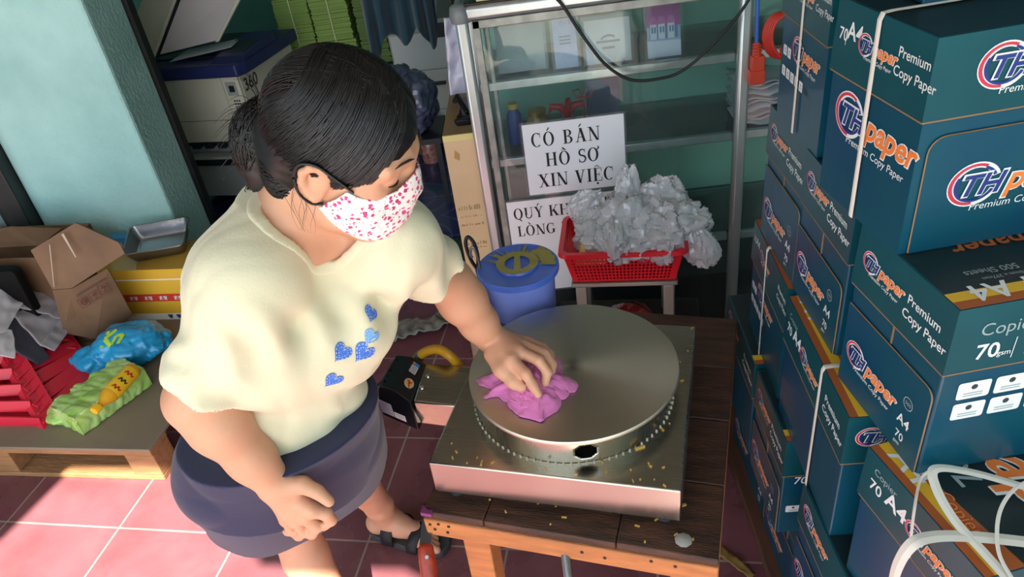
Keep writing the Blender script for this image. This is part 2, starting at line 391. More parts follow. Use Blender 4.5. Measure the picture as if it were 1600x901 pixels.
def blue_tile():
    m = bpy.data.materials.new('blue_tile'); m.use_nodes = True; t = m.node_tree; b = t.nodes['Principled BSDF']
    tc = nn(t, 'ShaderNodeTexCoord'); mp = nn(t, 'ShaderNodeMapping'); mp.inputs['Rotation'].default_value = (0, 0, math.radians(-4)); t.links.new(tc.outputs['Object'], mp.inputs[0])
    br = nn(t, 'ShaderNodeTexBrick'); br.offset = 0; br.inputs['Scale'].default_value = 1; br.inputs['Brick Width'].default_value = .4; br.inputs['Row Height'].default_value = .4; br.inputs['Mortar Size'].default_value = .003
    br.inputs['Color1'].default_value = lin('1b2a5e'); br.inputs['Color2'].default_value = lin('18265a'); br.inputs['Mortar'].default_value = lin('5b6c93'); t.links.new(mp.outputs[0], br.inputs[0])
    v = nn(t, 'ShaderNodeTexVoronoi'); v.feature = 'F1'; v.inputs['Scale'].default_value = 2.5; v.inputs['Randomness'].default_value = 0; t.links.new(mp.outputs[0], v.inputs[0])
    w = nn(t, 'ShaderNodeMath', operation='SINE'); ml = nn(t, 'ShaderNodeMath', operation='MULTIPLY'); ml.inputs[1].default_value = 42; t.links.new(v.outputs['Distance'], ml.inputs[0]); t.links.new(ml.outputs[0], w.inputs[0])
    g = nn(t, 'ShaderNodeMapRange'); g.inputs[1].default_value = .86; g.inputs[2].default_value = 1; g.inputs[4].default_value = .32; t.links.new(w.outputs[0], g.inputs[0])
    mx = nn(t, 'ShaderNodeMix', data_type='RGBA'); mx.inputs[7].default_value = lin('6d7fb4'); t.links.new(g.outputs[0], mx.inputs[0]); t.links.new(br.outputs[0], mx.inputs[6])
    t.links.new(mx.outputs[2], b.inputs['Base Color']); b.inputs['Roughness'].default_value = .15
    return m
b = MB(); b.prism([(-1.1, 2.46, 0), (2.6, 2.46, 0), (2.6, 5.2, 0), (-4.5, 5.2, 0), (-4.5, 2.62, 0), (-1.1, 2.62, 0)], (0, 0, .1)); struct(b.build('floor', mat=blue_tile(), smooth=0))

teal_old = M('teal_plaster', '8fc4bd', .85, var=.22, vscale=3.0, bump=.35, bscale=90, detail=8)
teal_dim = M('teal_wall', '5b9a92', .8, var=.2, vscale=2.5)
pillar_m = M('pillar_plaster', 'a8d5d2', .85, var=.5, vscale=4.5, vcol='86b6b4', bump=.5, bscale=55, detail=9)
WX = -1.455
b = MB(); b.bx(-1.975, WX, 2.56, 2.82, 0, 2.7); struct(b.build('wall_left', mat=pillar_m, smooth=0, bevel=.012))
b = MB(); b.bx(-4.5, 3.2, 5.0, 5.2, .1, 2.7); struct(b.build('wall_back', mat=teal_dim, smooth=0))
b = MB(); b.bx(1.5, 1.7, -1.6, 5.2, 0, 2.7); struct(b.build('wall_right', mat=teal_old, smooth=0))  # unseen wall; front end carried forward to cut light on the cartons
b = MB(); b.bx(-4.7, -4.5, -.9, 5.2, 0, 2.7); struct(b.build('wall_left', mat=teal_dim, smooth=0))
# unseen roof; front edge shaped to place the sun and spare her skirt
ROOF = 2.7
_sh = SUN_H*(ROOF/math.tan(SUN_EL))
gnd = [uz(0, 846, 0), uz(113, 733, 0), uz(330, 735, 0), Vector((-.88, 1.25, 0)), Vector((-.48, 1.2, 0)), Vector((.15, .80, 0)), Vector((.6, .30, 0))]   # where the roof's shade ends on the ground
gp = [Vector((g.x-_sh.x, g.y-_sh.y, ROOF)) for g in gnd]
ex0, ex1 = -4.7, 4.7
b = MB(); zz = ROOF
pl = [(ex0, gp[0].y-.15, zz)]+[tuple(p) for p in gp]+[(ex1, gp[-1].y-.9, zz), (ex1, 5.2, zz), (ex0, 5.2, zz)]
b.prism(pl, (0, 0, .08)); struct(b.build('ceiling', mat=M('ceiling_board', '9c9a90', .8), smooth=0))
# roller-door channel at the pillar's rear edge and shutter beside the pillar
dk = M('black_rail', '1b1d1f', .5, var=.3, vscale=20)
b = MB(); b.bx(WX-.02, WX+.014, 2.82, 2.865, .1, 2.7); struct(b.build('trim_2', mat=dk, smooth=0))
b = MB(); b.bx(-2.06, -1.975, 2.5, 2.58, 0, 2.7); b.bx(-2.1, -2.045, 2.535, 2.56, 0, 2.7); struct(b.build('trim_3', mat=dk, smooth=0, bevel=.006))
b = MB()
for i in range(16): b.bx(-2.9, -2.06, 2.60+(.012 if i % 2 else 0), 2.63, i*.17, i*.17+.165)
b.bx(-2.14, -2.1, 2.55, 2.6, 0, 2.7); struct(b.build('door_1', mat=M('weathered_shutter', '8ea0a6', .6, var=.6, vscale=5, vcol='5c6468', stretch=(1, 1, .2)), smooth=0))

# ================================================================== SHOWCASE
alu = M('aluminium', 'c9cfd0', .32, .75, var=.12, vscale=30, stretch=(1, 1, .1))
alu_d = M('aluminium_worn', 'a9aca6', .45, .6, var=.35, vscale=25)
glass = clear_mat('showcase_glass', (.93, .97, .96, 1), .02, 1.45, .02, (.7, .8, .8, 1))
back_m = M('teal_board', '92d2c0', .6, var=.15, vscale=4)
CX0, CX1, CXM, CY, CYB, CZ = -.175, 1.32, .565, 2.0, 2.36, 1.205
cab = thing('display_cabinet', 'aluminium and glass showcase standing behind the red basket of plastic bags', 'cabinet', (.56, 2.18, 0))
def cpart(mb, name, mat, **k): return mb.build(name, cab, mat, world=True, **k)
for x in (CX0, CXM, CX1):
    for y in (CY, CYB):
        if x == CXM and y == CYB: continue
        b = MB(); b.bx(x-.017, x+.017, y-.017, y+.017, 0, CZ-.01); cpart(b, 'corner_post', alu, bevel=.009)
b = MB(); b.bx(CX0-.02, CX1+.02, CY-.022, CY+.02, CZ-.036, CZ); b.bx(CX0-.02, CX1+.02, CYB-.02, CYB+.02, CZ-.036, CZ); b.bx(CX0-.02, CX0+.02, CY, CYB, CZ-.036, CZ); b.bx(CX1-.02, CX1+.02, CY, CYB, CZ-.036, CZ)
cpart(b, 'top_frame', alu, bevel=.01)
b = MB(); b.lathe([(.0, -.03), (.027, -.028), (.03, -.01), (.027, .012), (.012, .02), (0, .021)], (CX0, CY, CZ-.012), 20); cpart(b, 'corner_cap', M('grey_plastic_cap', '6f7578', .35), smooth=60)
b = MB(); b.bx(CX0, CX1, CY+.0, CYB, CZ-.004, CZ+.004); cpart(b, 'glass_top', glass, smooth=0)
SH = (.965, .735, .40)
shelf_g = clear_mat('shelf_glass', (.78, .88, .86, 1), .05, 1.45, .25, (.35, .45, .44, 1))
for z in SH:
    b = MB(); b.bx(CX0+.02, CXM-.017, CY+.012, CY+.03, z, z+.026); b.bx(CXM+.017, CX1-.02, CY+.012, CY+.03, z, z+.026); cpart(b, 'shelf_rail', alu, bevel=.003)
    b = MB(); b.bx(CX0+.02, CX1-.02, CY+.03, CYB-.02, z+.016, z+.022); cpart(b, 'shelf', shelf_g, smooth=0)
b = MB(); b.bx(CX0, CX1, CY-.016, CY+.016, .05, .085); b.bx(CX0, CX1, CY-.016, CY+.016, 0, .012); cpart(b, 'bottom_rail', alu_d, bevel=.003)
b = MB(); b.bx(CX0+.02, CX1-.02, CY, CYB, .04, .05); cpart(b, 'bottom_panel', M('dark_board', '23282a', .7), smooth=0)
b = MB(); b.bx(CX0, CX1, CYB-.012, CYB-.004, .42, CZ-.03); cpart(b, 'back_panel', back_m, smooth=0)
b = MB(); b.bx(CX0, CX1, CYB-.012, CYB-.004, .05, .42); cpart(b, 'back_panel', M('dark_back_board', '20302f', .7), smooth=0)
# sliding glass door with its own narrow frame
b = MB(); x0 = CX0+.026
b.bx(x0, x0+.02, CY-.006, CY+.008, .085, CZ-.04); b.bx(x0+.03, x0+.042, CY+.012, CY+.02, .085, CZ-.04); b.bx(x0, CXM-.02, CY-.006, CY+.008, CZ-.062, CZ-.04)
cpart(b, 'sliding_frame', alu_d, bevel=.002)
b = MB(); b.bx(x0+.02, CXM-.017, CY-.001, CY+.003, .085, CZ-.06); b.bx(CXM+.017, CX1-.017, CY-.001, CY+.003, .085, CZ-.036); cpart(b, 'glass_pane', glass, smooth=0)
b = MB()
for i in range(7): b.bx(CX0+.05, CX0+.056, CY+.05+.035*i, CY+.06+.035*i, .75, CZ-.04)
cpart(b, 'pleated_side_panel', M('ribbed_side', 'b9c0bb', .5), smooth=0)
b = MB(); b.bx(-.13, -.02, CY-.028, CY-.016, CZ+.0, CZ+.02); o = b.build('folded_cardboard_pad', mat=M('cream_card', 'd8d2a4', .8), smooth=0, bevel=.003)
tag(o, 'cream folded pad lying on the left end of the showcase top', 'pad'); o.location = (0, .03, .004)

# paper signs on the glass
paper = M('sign_paper', 'eef0f6', .35, coat=.6); ink = M('black_ink', '1a1c20', .5)
def sign(name, label, x0, x1, z0, z1, lines, y, th=.0015, tilt=0):
    o = thing(name, label, 'sign', ((x0+x1)/2, y, z0), 0)
    b = MB(); b.m(paper).bx(x0, x1, y-th, y, z0, z1)
    for st, lx, lz, sz, tr in lines: serif(b, st, ink, (lx, y-th, lz), (1, 0, 0), (0, 0, 1), sz, tr, .0008)
    b.build('sheet', o, world=True, smooth=0); b2 = MB(); b2.bx(x0-.006, x1+.006, y-th*.8, y-.0002, z0-.006, z1+.006)
    b2.build('plastic_sleeve', o, clear_mat('sleeve', (.96, .97, .98, 1), .08, 1.4, .06), world=True, smooth=0)
    return o
sign('paper_sign', 'white paper sign reading CÓ BÁN HỒ SƠ XIN VIỆC on the showcase glass', -.052, .236, .645, .866, [
    ('CO{/} BA{/}N', -.030, .797, .042, .09), ('HO{^\\} SO{>}', .005, .733, .042, .09), ('XIN VIE{^.}C', -.022, .668, .042, .045)], CY-.009)
sign('paper_sign', 'white paper sign reading QUÝ KHÁCH behind the bucket, below the other sign', -.126, .20, .30, .628, [
    ('QUY{/} KHA{/}CH', -.108, .568, .037, .035), ('LO{\\}NG KH', -.103, .508, .036, .05), ('D', .035, .445, .034, .05)], CY-.007)

# cards and goods on the shelves
def card(label, x0, x1, z0, z1, y, mats, lean=.02, fn=None):
    o = thing('greeting_card', label, 'card', ((x0+x1)/2, y, z0))
    b = MB(); b.m(mats).prism([(x0, y, z0), (x1, y, z0), (x1, y+lean, z1), (x0, y+lean, z1)], (0, .003, 0))
    u = Vector((1, 0, 0)); v = Vector((0, lean, z1-z0)).normalized()
    if fn: fn(b, Vector((x0, y, z0)), u, v, x1-x0, z1-z0)
    b.build('card_sheet', o, world=True, smooth=0)
    s = MB(); s.prism([(x0-.008, y-.006, z0-.0), (x1+.008, y-.006, z0-.0), (x1+.008, y+lean-.006, z1+.012), (x0-.008, y+lean-.006, z1+.012)], (0, .001, 0))
    s.build('clear_wrapper', o, wrap_m, world=True, smooth=0); return o
wrap_m = clear_mat('wrapper', (.95, .97, 1, 1), .10, 1.35, .04)
lilac = M('lilac_card', 'b9c2e0', .5, var=.2, vscale=30); cream = M('ivory_card', 'dfe0da', .5, var=.1, vscale=30); magenta = M('magenta_card', 'b84a9a', .45, var=.15, vscale=25)
greyink = M('grey_ink', '5d6580', .6); pinkroof = M('pink_print', 'cf6fae', .5); blueprint = M('pale_blue_print', 'a8c3dd', .5); whiteprint = M('white_print', 'e8ecf2', .5); steelblue = M('slate_print', '6b8cae', .5)
def f_lilac(b, o, u, v, w, h):
    for i in range(3): b.m(greyink); put(b, [(0, 0), (1, 0), (1, 1), (0, 1)], [(0, 1, 2, 3)], greyink, o+u*(w*.25)+v*(h*(.42+.06*i)), u, v, .004, .001, w*.5/.004)
    for i in range(9):
        a = .9*i; put(b, _stroke([(math.cos(a+k*.5)*.5, math.sin(a*1.3+k*.6)*.3) for k in range(5)], [.08]*5)[0], [(0, 1, 2, 3)], greyink, o+u*(w*(.3+.05*i))+v*(h*.78), u, v, .02, .001)
def f_invite(b, o, u, v, w, h):
    for j, (r0, n) in enumerate(((.62, 9), (.48, 15), (.33, 8))):
        for i in range(n):
            xx = w*(.5+(i-n/2)*.035); yy = h*(r0-(abs(i-n/2)/n)**2*(.25 if j == 0 else 0))
            put(b, [(0, 0), (.7, 0), (.7, 1), (0, 1)], [(0, 1, 2, 3)], greyink, o+u*xx+v*yy, u, v, h*.055, .001)
    put(b, [(0, 0), (.22, 0), (.1, .35), (0, .5)], [(0, 1, 2, 3)], blueprint, o, u, v, h, .0008)
def f_house(b, o, u, v, w, h):
    P = lambda m, pts, l: put(b, [(x*w, y*h) for x, y in pts], [tuple(range(len(pts)))], m, o, u, v, 1, l)
    P(whiteprint, [(0, 0), (1, 0), (1, .28), (0, .3)], .0006); P(blueprint, [(0, .28), (1, .26), (1, .5), (0, .5)], .0007)
    P(steelblue, [(.08, .3), (.92, .3), (.92, .5), (.08, .5)], .0009)
    for x in (.1, .34, .62): P(whiteprint, [(x, .3), (x+.2, .3), (x+.2, .55), (x, .55)], .0011); P(pinkroof, [(x-.04, .54), (x+.24, .54), (x+.17, .66), (x+.04, .66)], .0013)
    for x in (.14, .22, .39, .47, .67, .75): P(steelblue, [(x, .4), (x+.05, .4), (x+.05, .5), (x, .5)], .0015)
    for i in range(7): P(pinkroof, _stroke([(.15+.1*i, .8), (.2+.1*i, .88), (.22+.1*i, .8)], [.02]*3)[0], .0012)
card('lilac card with grey script in clear wrap on the showcase top shelf', .062, .126, .988, 1.14, 2.07, lilac, .03, f_lilac)
card('wide ivory invitation in clear wrap, between the lilac and magenta cards', .150, .275, .988, 1.10, 2.07, cream, .03, f_invite)
card('magenta card printed with a white house on the showcase top shelf', .318, .41, .988, 1.15, 2.06, magenta, .03, f_house)
card('plain grey-green sheet in clear wrap at the left of the top shelf', -.10, .035, .988, 1.125, 2.09, M('grey_green_sheet', '8fa39a', .6, var=.4, vscale=18, vcol='5f7470'), .04)
# small goods on the second shelf
def blob_item(name, label, cat, loc, prof, mat, capm=None):
    o = thing(name, label, cat, loc); b = MB(); b.lathe(prof, (0, 0, 0), 24); b.build('body', o, mat, smooth=40)
    zt = prof[-1][1]; c = MB(); c.lathe([(.0, 0), (prof[-1][0]+.003, 0), (prof[-1][0]+.003, .016), (0, .017)], (0, 0, zt), 20); c.build('cap', o, capm or mat, smooth=40); return o
zs = .758
blob_item('gold_jar', 'gold-lidded glass jar on the second shelf of the showcase', 'jar', (-.005, 2.12, zs), [(.03, 0), (.034, .01), (.034, .07), (.025, .085)], M('amber_glass', '8a7c4c', .15), M('gold_cap', 'b59a4a', .3, .8))
blob_item('blue_bottle', 'blue plastic bottle at the left of the second shelf', 'bottle', (-.075, 2.13, zs), [(.02, 0), (.024, .01), (.022, .09), (.012, .11)], M('blue_plastic', '31509a', .3), M('yellow_cap', 'c9b24a', .4))
o = thing('ornament_figure', 'red and brown bird ornament on the second shelf of the showcase', 'ornament', (.085, 2.12, zs))
b = MB(); b.lathe([(0, 0), (.03, .002), (.034, .03), (.02, .065), (0, .08)], (0, 0, 0), 18); b.build('base', o, M('brown_lacquer', '4a2a22', .3), smooth=60)
b = MB()
for s_ in (-1, 1): b.tube([(0, 0, .07), (s_*.02, 0, .10), (s_*.045, 0, .105), (s_*.055, 0, .085)], [.006, .012, .010, .003], 10)
b.tube([(0, 0, .06), (.0, -.01, .10), (.005, -.02, .125), (.0, -.035, .12)], [.012, .012, .009, .003], 10); b.build('plume', o, M('red_lacquer', 'b02f38', .3), smooth=80)
o = thing('ribbon_bow', 'pink ribbon bow hanging by the bird ornament in the showcase', 'ribbon', (.135, 2.10, zs))
b = MB()
for s_ in (-1, 1):
    b.tube([(0, 0, .13), (s_*.014, 0, .155), (s_*.03, 0, .15), (s_*.02, 0, .13), (0, 0, .13)], .006, 6, flat=.3)
    b.tube([(0, 0, .13), (s_*.006, 0, .07), (s_*.012, 0, .0)], .007, 6, flat=.2)
b.build('bow', o, M('pink_ribbon', 'c4505a', .4), smooth=60)
o = thing('stapled_form', 'blue-grey folder standing on the second shelf of the showcase', 'folder', (.2, 2.2, zs)); b = MB(); b.bx(-.05, .05, 0, .006, 0, .14); b.bx(-.048, .048, .006, .012, .004, .15); b.build('folder_body', o, M('slate_folder', '5b6680', .6), smooth=0, bevel=.002)
# white wrapped sheets at the right section
o = thing('wrapped_paper_stack', 'stack of white plastic wrapped sheets on the right shelf of the showcase', 'stack', (.665, 2.12, zs)); b = MB(); random.seed(3)
for i in range(9):
    rows = []
    for j in range(9): rows.append([(-.09+.02*k+random.uniform(-.004, .004), -.07+.018*j, .004+.015*i+.006*math.sin(k*1.3+i)+.004*math.sin(j*1.1+i*2)) for k in range(10)])
    b.grid(rows)
b.build('sheets', o, M('white_film', 'd5dae4', .3, coat=.3), smooth=60, solid=.003)

# cables and the red plug
def tubeobj(name, label, cat, path, r, mat, n=8):
    b = MB(); b.tube(path, r, n); o = b.build(name, None, mat, smooth=80); return tag(o, label, cat)
def spl(pts, per=8):   # catmull-rom through points
    P = [Vector(p) for p in pts]; P = [P[0]*2-P[1]]+P+[P[-1]*2-P[-2]]; out = []
    for i in range(1, len(P)-2):
        for j in range(per):
            t = j/per; a, b_, c, d = P[i-1], P[i], P[i+1], P[i+2]
            out.append(.5*((2*b_)+(c-a)*t+(2*a-5*b_+4*c-d)*t*t+(3*b_-a-3*c+d)*t**3))
    out.append(P[-2]); return out
blk = M('black_rubber', '15171a', .45)
yc = 1.962
tubeobj('black_cable', 'thin black cable drooping in front of the showcase glass', 'cable', spl([(-.16, yc, 1.2145), (-.03, yc, 1.2145), (.05, yc, 1.2135), (.085, yc, 1.19), (.13, yc, 1.11), (.185, yc, 1.025), (.235, yc, .98), (.275, yc, .964), (.33, yc, .962), (.385, yc, .972), (.45, yc, 1.015), (.52, yc, 1.085), (.562, yc, 1.14), (.60, yc, 1.2135), (.7, 2.0, 1.2135)]), .0042, blk)
o = thing('power_lead', 'blue lead with a red plug hanging at the right of the showcase', 'cable', (.594, 1.975, .94))
redp = M('red_plug', 'd0402a', .4)
b = MB(); b.tube(spl([(.59, 1.985, 1.214), (.585, 1.972, 1.18), (.587, 1.97, 1.1), (.59, 1.97, 1.02)]), .005, 8); b.build('lead', o, M('blue_lead', '2f62c8', .4), world=True)
b = MB(); b.tube([(.59, 1.97, 1.025), (.591, 1.97, 1.0), (.592, 1.97, .985)], [.008, .011, .013], 10); b.bx(.577, .611, 1.957, 1.983, .945, .99); b.bx(.573, .613, 1.954, 1.986, .915, .952)
for i in range(4): b.bx(.58, .602, 1.958, 1.982, .992+.008*i, .996+.008*i)
b.build('plug', o, redp, world=True, bevel=.003)
o = thing('cable_coil', 'red coiled cable hanging beside the red plug', 'cable', (.655, 1.972, 1.0))
b = MB()
for k in range(5):
    a = .2+.5*k; b.tube([(.65+.048*math.cos(t)*math.cos(.6)-.02*math.sin(t)+.004*k, 1.968-.004*k, 1.035+.055*math.sin(t)+.02*math.cos(t)) for t in [2*math.pi*i/20 for i in range(21)]], .005, 8, caps=False)
b.build('coil', o, M('red_cable', 'c8362c', .4), world=True, smooth=80)
b = MB(); b.lathe([(0, -.012), (.026, -.012), (.03, 0), (.026, .012), (0, .012)], (.675, 1.95, 1.0), 20, R=Matrix.Rotation(math.pi/2, 3, 'X')); b.build('plug_head', o, redp, world=True, smooth=40)
b = MB(); b.lathe([(0, -.003), (.006, -.003), (.006, .003), (0, .003)], (.675, 1.937, 1.0), 12, R=Matrix.Rotation(math.pi/2, 3, 'X')); b.build('pin', o, M('brass', 'b59b3a', .3, .9), world=True)

# ================================================================== folds, drapes and decals
def wob(P, f, seed, n=5, ridge=True):
    rs = np.random.RandomState(seed); out = 0
    Q = P*f
    Q = Q+.6*np.sin(Q[..., [1, 2, 0]]*1.3+rs.uniform(0, 6, 3))
    for i in range(n):
        d = rs.normal(size=3); d /= np.linalg.norm(d); s_ = np.sin(Q@d*(1+.5*i)+rs.uniform(0, 6.28))
        out = out+((1-np.abs(s_))*2-1 if ridge else s_)/(1+.5*i)
    return out/n
def drape(mb, c4, nu, nv, amp, seed, f=12):
    a, b, c, d = [Vector(p) for p in c4]; n = (b-a).cross(d-a).normalized(); rows = []
    for i in range(nv):
        row = []
        for j in range(nu):
            u, v = j/(nu-1), i/(nv-1); p = a*(1-u)*(1-v)+b*u*(1-v)+c*u*v+d*(1-u)*v
            q = p*f+Vector((seed, seed*.7, seed*1.3)); w = (1-abs(noise.noise(q))*2)+.5*noise.noise(q*2.1)
            p = p+n*(amp*w)+(b-a)*.04*noise.noise(q*.7+Vector((9, 0, 0)))+(d-a)*.04*noise.noise(q*.7+Vector((0, 9, 0))); row.append(p)
        rows.append(row)
    mb.grid(rows); return mb
def bvh_of(o):
    dg = bpy.context.evaluated_depsgraph_get(); ev = o.evaluated_get(dg); me = ev.to_mesh()
    m = wmat(o)
    vs = [m @ v.co for v in me.vertices]; fs = [tuple(p.vertices) for p in me.polygons]; t = BVHTree.FromPolygons(vs, fs); ev.to_mesh_clear(); return t
def decal(mb, bvh, polys, mat, o, u, v, lift=.001):
    u, v = Vector(u).normalized(), Vector(v).normalized(); n = u.cross(v).normalized(); o = Vector(o)
    for p in polys:
        pts = []
        for x, y in p:
            q = o+u*x+v*y; h = bvh.ray_cast(q+n*.12, -n)
            if h[0] is None: pts = None; break
            pts.append(h[0]+(h[1] if h[1].dot(n) > 0 else n)*lift)
        if pts: mb.m(mat).poly(pts)

# ================================================================== LEFT: pallet and what lies on it
wood = M('pale_pallet_wood', 'a5794f', .75, var=.45, vscale=9, vcol='6d4a2e', stretch=(1, 6, 6), bump=.3, bscale=40)
PA = Vector((-1.285, 1.60, 0)); PR = math.radians(-8.5); PTOP = .14
pal = thing('wooden_pallet', 'wooden pallet topped with a grey-brown board, lower left', 'pallet', PA, PR)
pw, pdp = 1.15, .84
for k, y in enumerate((.0, .39, .76)):
    b = MB(); b.bx(-pw, 0, y, y+.09, 0, .018); b.build('bottom_board', pal, wood, bevel=.002)
    b = MB(); b.bx(-pw, 0, y, y+.09, .108, .128); b.build('stringer_board', pal, wood, bevel=.002)
    for x in (-.1, -.62, -1.15): b = MB(); b.bx(x, x+.1, y+.002, y+.088, .018, .108); b.build('block', pal, wood, bevel=.003)
b = MB(); b.bx(-pw-.005, .005, -.004, pdp+.02, .128, PTOP); b.build('top_board', pal, M('grey_brown_board', '8a7a66', .7, var=.35, vscale=5, vcol='6b5f52'), bevel=.002)
PM = pal.matrix_basis
kraft = M('kraft_board', '7d5f45', .7, var=.3, vscale=7, bump=.12, bscale=30); kraft_in = M('kraft_inside', '6b4f39', .8, var=.2, vscale=9)
darkprint = M('brown_print', '4a2a22', .7)
ct = thing('cardboard_carton', 'open brown cardboard carton with raised flaps against the wall', 'carton', (-2.03, 2.32, PTOP), PR)
b = MB(); t_ = .005
for (x0, x1, y0, y1) in ((-.34, .30, -.07, -.065), (-.34, .30, .165, .17), (-.34, -.335, -.08, .17), (.295, .30, -.08, .17)): b.bx(x0, x1, y0, y1, .0, .37)
b.bx(-.34, .30, -.08, .17, 0, .006); b.build('box_body', ct, kraft, smooth=0)
def flap(pts, y, name='flap', par=ct, mat=kraft, lean=0.0):
    P = [uy(px, py, y+lean*i) for i, (px, py) in enumerate(pts)]
    b = MB(); b.prism(P, (0, .005, 0)); return b.build(name, par, mat, world=True, smooth=0)
f1 = MB(); f1.m(kraft)
P = [uy(48, 391, 2.14), uy(118, 348, 2.15), uy(186, 379, 2.13), uy(195, 396, 2.12), uy(112, 450, 2.10), uy(82, 452, 2.10)]; f1.prism(P, (0, .005, 0))
u_ = (P[2]-P[1]).normalized(); tp = M('clear_tape', 'b5a48c', .2, coat=.5)
f1.m(tp); a_, c_ = uy(96, 366, 2.131), uy(118, 402, 2.104); f1.prism([a_, a_+Vector((.009, 0, .003)), c_+Vector((.004, 0, .002)), c_], (0, -.001, 0))
a_, c_ = uy(77, 382, 2.125), uy(84, 448, 2.095); f1.prism([a_, a_+Vector((.003, 0, .001)), c_+Vector((.003, 0, .001)), c_], (0, -.001, 0))
f1.build('flap', ct, world=True, smooth=0)
f2 = MB(); f2.m(kraft); Q = [uy(82, 453, 2.135), uy(112, 451, 2.135), uy(168, 419, 2.16), uy(208, 494, 2.22), uy(150, 530, 2.16), uy(100, 520, 2.13)]; f2.prism(Q, (0, .005, 0))
qn = Vector((.93, .30, .2)).normalized(); icp = M('maroon_print', '5e231f', .7)
for i, (px, py) in enumerate(((133, 473), (150, 463), (164, 452))):
    o_ = uy(px, py, 2.133+.012*i)-Vector((.012, .004, .012)); fr_ = _stroke([(-.1, -.1), (1.1, -.1), (1.1, 1.1), (-.1, 1.1), (-.1, -.1)], [.07]*5)
    sh_ = (_arc(.5, .5, .40, .40, 0, 360, .16, .16, 12)+_stroke([(.2, .5), (.8, .5)], [.12, .12]), _stroke([(.5, .1), (.5, .6)], [.1, .1])+[[(.2, .55), (.8, .55), (.5, .95)]]+_stroke([(.25, .1), (.75, .1)], [.1, .1]), _arc(.5, .6, .3, .3, 0, 180, .3, .3, 8)+_stroke([(.5, .6), (.5, .1)], [.08, .08]))[i]
    for q in fr_+sh_: put(f2, q, [tuple(range(len(q)))], icp, o_, qn, (-.15, 0, 1), .028, .003)
for i in range(16): put(f2, [(0, 0), (.6, .1), (.6, .9), (0, .8)], [(0, 1, 2, 3)], darkprint, uy(122+2.9*i, 462-1.75*i, 2.132+.0018*i)-Vector((0, .004, 0)), qn, (-.15, 0, 1), .008, .003)
f2.build('flap', ct, world=True, smooth=0)
b = MB(); b.prism([uy(-30, 362, 2.36), uy(18, 354, 2.36), uy(95, 357, 2.36), uy(62, 383, 2.30), uy(-30, 388, 2.30)], (0, .005, 0)); b.build('flap', ct, kraft_in, world=True, smooth=0)
# black tub at the frame edge
o = thing('black_tub', 'black plastic tub in front of the brown carton at the left edge', 'tub', (-1.90, 2.14, PTOP), 0)
b = MB(); b.prism([(-2.05, 2.12, PTOP), (-1.84, 2.12, PTOP), (-1.82, 2.12, .505), (-1.83, 2.12, .52), (-2.07, 2.12, .535)], (0, .045, 0)); b.build('body', o, M('black_plastic', '0b0c0d', .7, spec=.2), world=True, smooth=0, bevel=.008)
# yellow carton
yb = M('yellow_carton', 'e6b233', .5, var=.12, vscale=6, vcol='c99a2e'); redt = M('red_tape', 'd8402c', .4); wht = M('white_print', 'ece8e0', .5); ybtop = M('yellow_lid_tape', 'c79d3e', .3, coat=.4, var=.3, vscale=4, vcol='94763a')
YB = thing('yellow_carton', 'yellow carton with a red tape band, steel tray on top', 'carton', (-1.695, 2.33, PTOP), PR)
b = MB(); b.m(yb).bx(0, .40, 0, .20, 0, .225); b.m(ybtop).bx(0, .40, 0, .20, .225, .227)
b.m(wht).bx(-.0006, .4006, -.0006, .1, .180, .185); b.m(redt).bx(-.0008, .4008, -.0008, .2008, .085, .118); b.m(wht).bx(-.0008, .4008, -.0008, .1, .0, .028)
for i in range(6):
    for j in range(4):
        for k in range(3): put(b, [(0, 0), (1, 0), (1, .35), (0, .35)], [(0, 1, 2, 3)], wht, (.022+.062*i+.009*j, -.0012, .093+.006*k), (1, 0, 0), (.1, 0, 1), .006)
        if j < 3: put(b, _stroke([(0, 0), (.5, 1), (1, 0)], [.3]*3)[j % 2], [(0, 1, 2, 3)], wht, (.025+.062*i+.011*j, -.0013, .093), (1, 0, 0), (0, 0, 1), .016)
navy = M('navy_print', '2d3f66', .5)
for i in range(5): put(b, [(0, 0), (1, 0), (.75, -.8), (.25, -.8)], [(0, 1, 2, 3)], navy, (.21+.035*i, -.0012, .024), (1, 0, 0), (0, 0, 1), .022)
b.build('box_body', YB, smooth=0, bevel=.0)
# small blue pack and steel tray on the yellow carton
ZY = PTOP+.227
o = thing('snack_pack', 'small blue packet behind the steel tray on the yellow carton', 'packet', (-1.672, 2.495, ZY), PR)
b = MB(); b.m(M('blue_packet', '2f7fae', .4)).bx(-.035, .06, -.012, .03, 0, .05); b.m(M('yellow_packet_print', 'd9c23a', .4)).bx(-.03, -.012, -.013, -.01, .03, .048); b.m(wht).bx(-.01, .02, -.0128, -.01, .012, .03); b.build('packet', o, bevel=.004)
steel_t = M('pressed_steel', '9a9ca2', .28, .95, bump=.15, bscale=25)
tr = thing('steel_tray', 'dented rectangular steel tray on top of the yellow carton', 'tray', (-1.475, 2.435, ZY), math.radians(8))
def rrect(w, d, r, z, n=5):
    out = []
    for cx, cy, a0 in ((w-r, d-r, 0), (-w+r, d-r, 90), (-w+r, -d+r, 180), (w-r, -d+r, 270)):
        for i in range(n+1): a = math.radians(a0+90*i/n); out.append((cx+r*math.cos(a), cy+r*math.sin(a), z))
    return out
rings = [rrect(.116, .086, .022, .056), rrect(.111, .081, .02, .057), rrect(.095, .066, .02, .006), rrect(.088, .06, .018, .003)]
b = MB(); TRm = Matrix.Rotation(math.radians(12), 4, 'X')
n_ = len(rings[0]); vs = [TRm @ Vector(p) for r_ in rings for p in r_]; fs = [(i*n_+k, i*n_+(k+1) % n_, (i+1)*n_+(k+1) % n_, (i+1)*n_+k) for i in range(3) for k in range(n_)]+[tuple(3*n_+k for k in range(n_))]
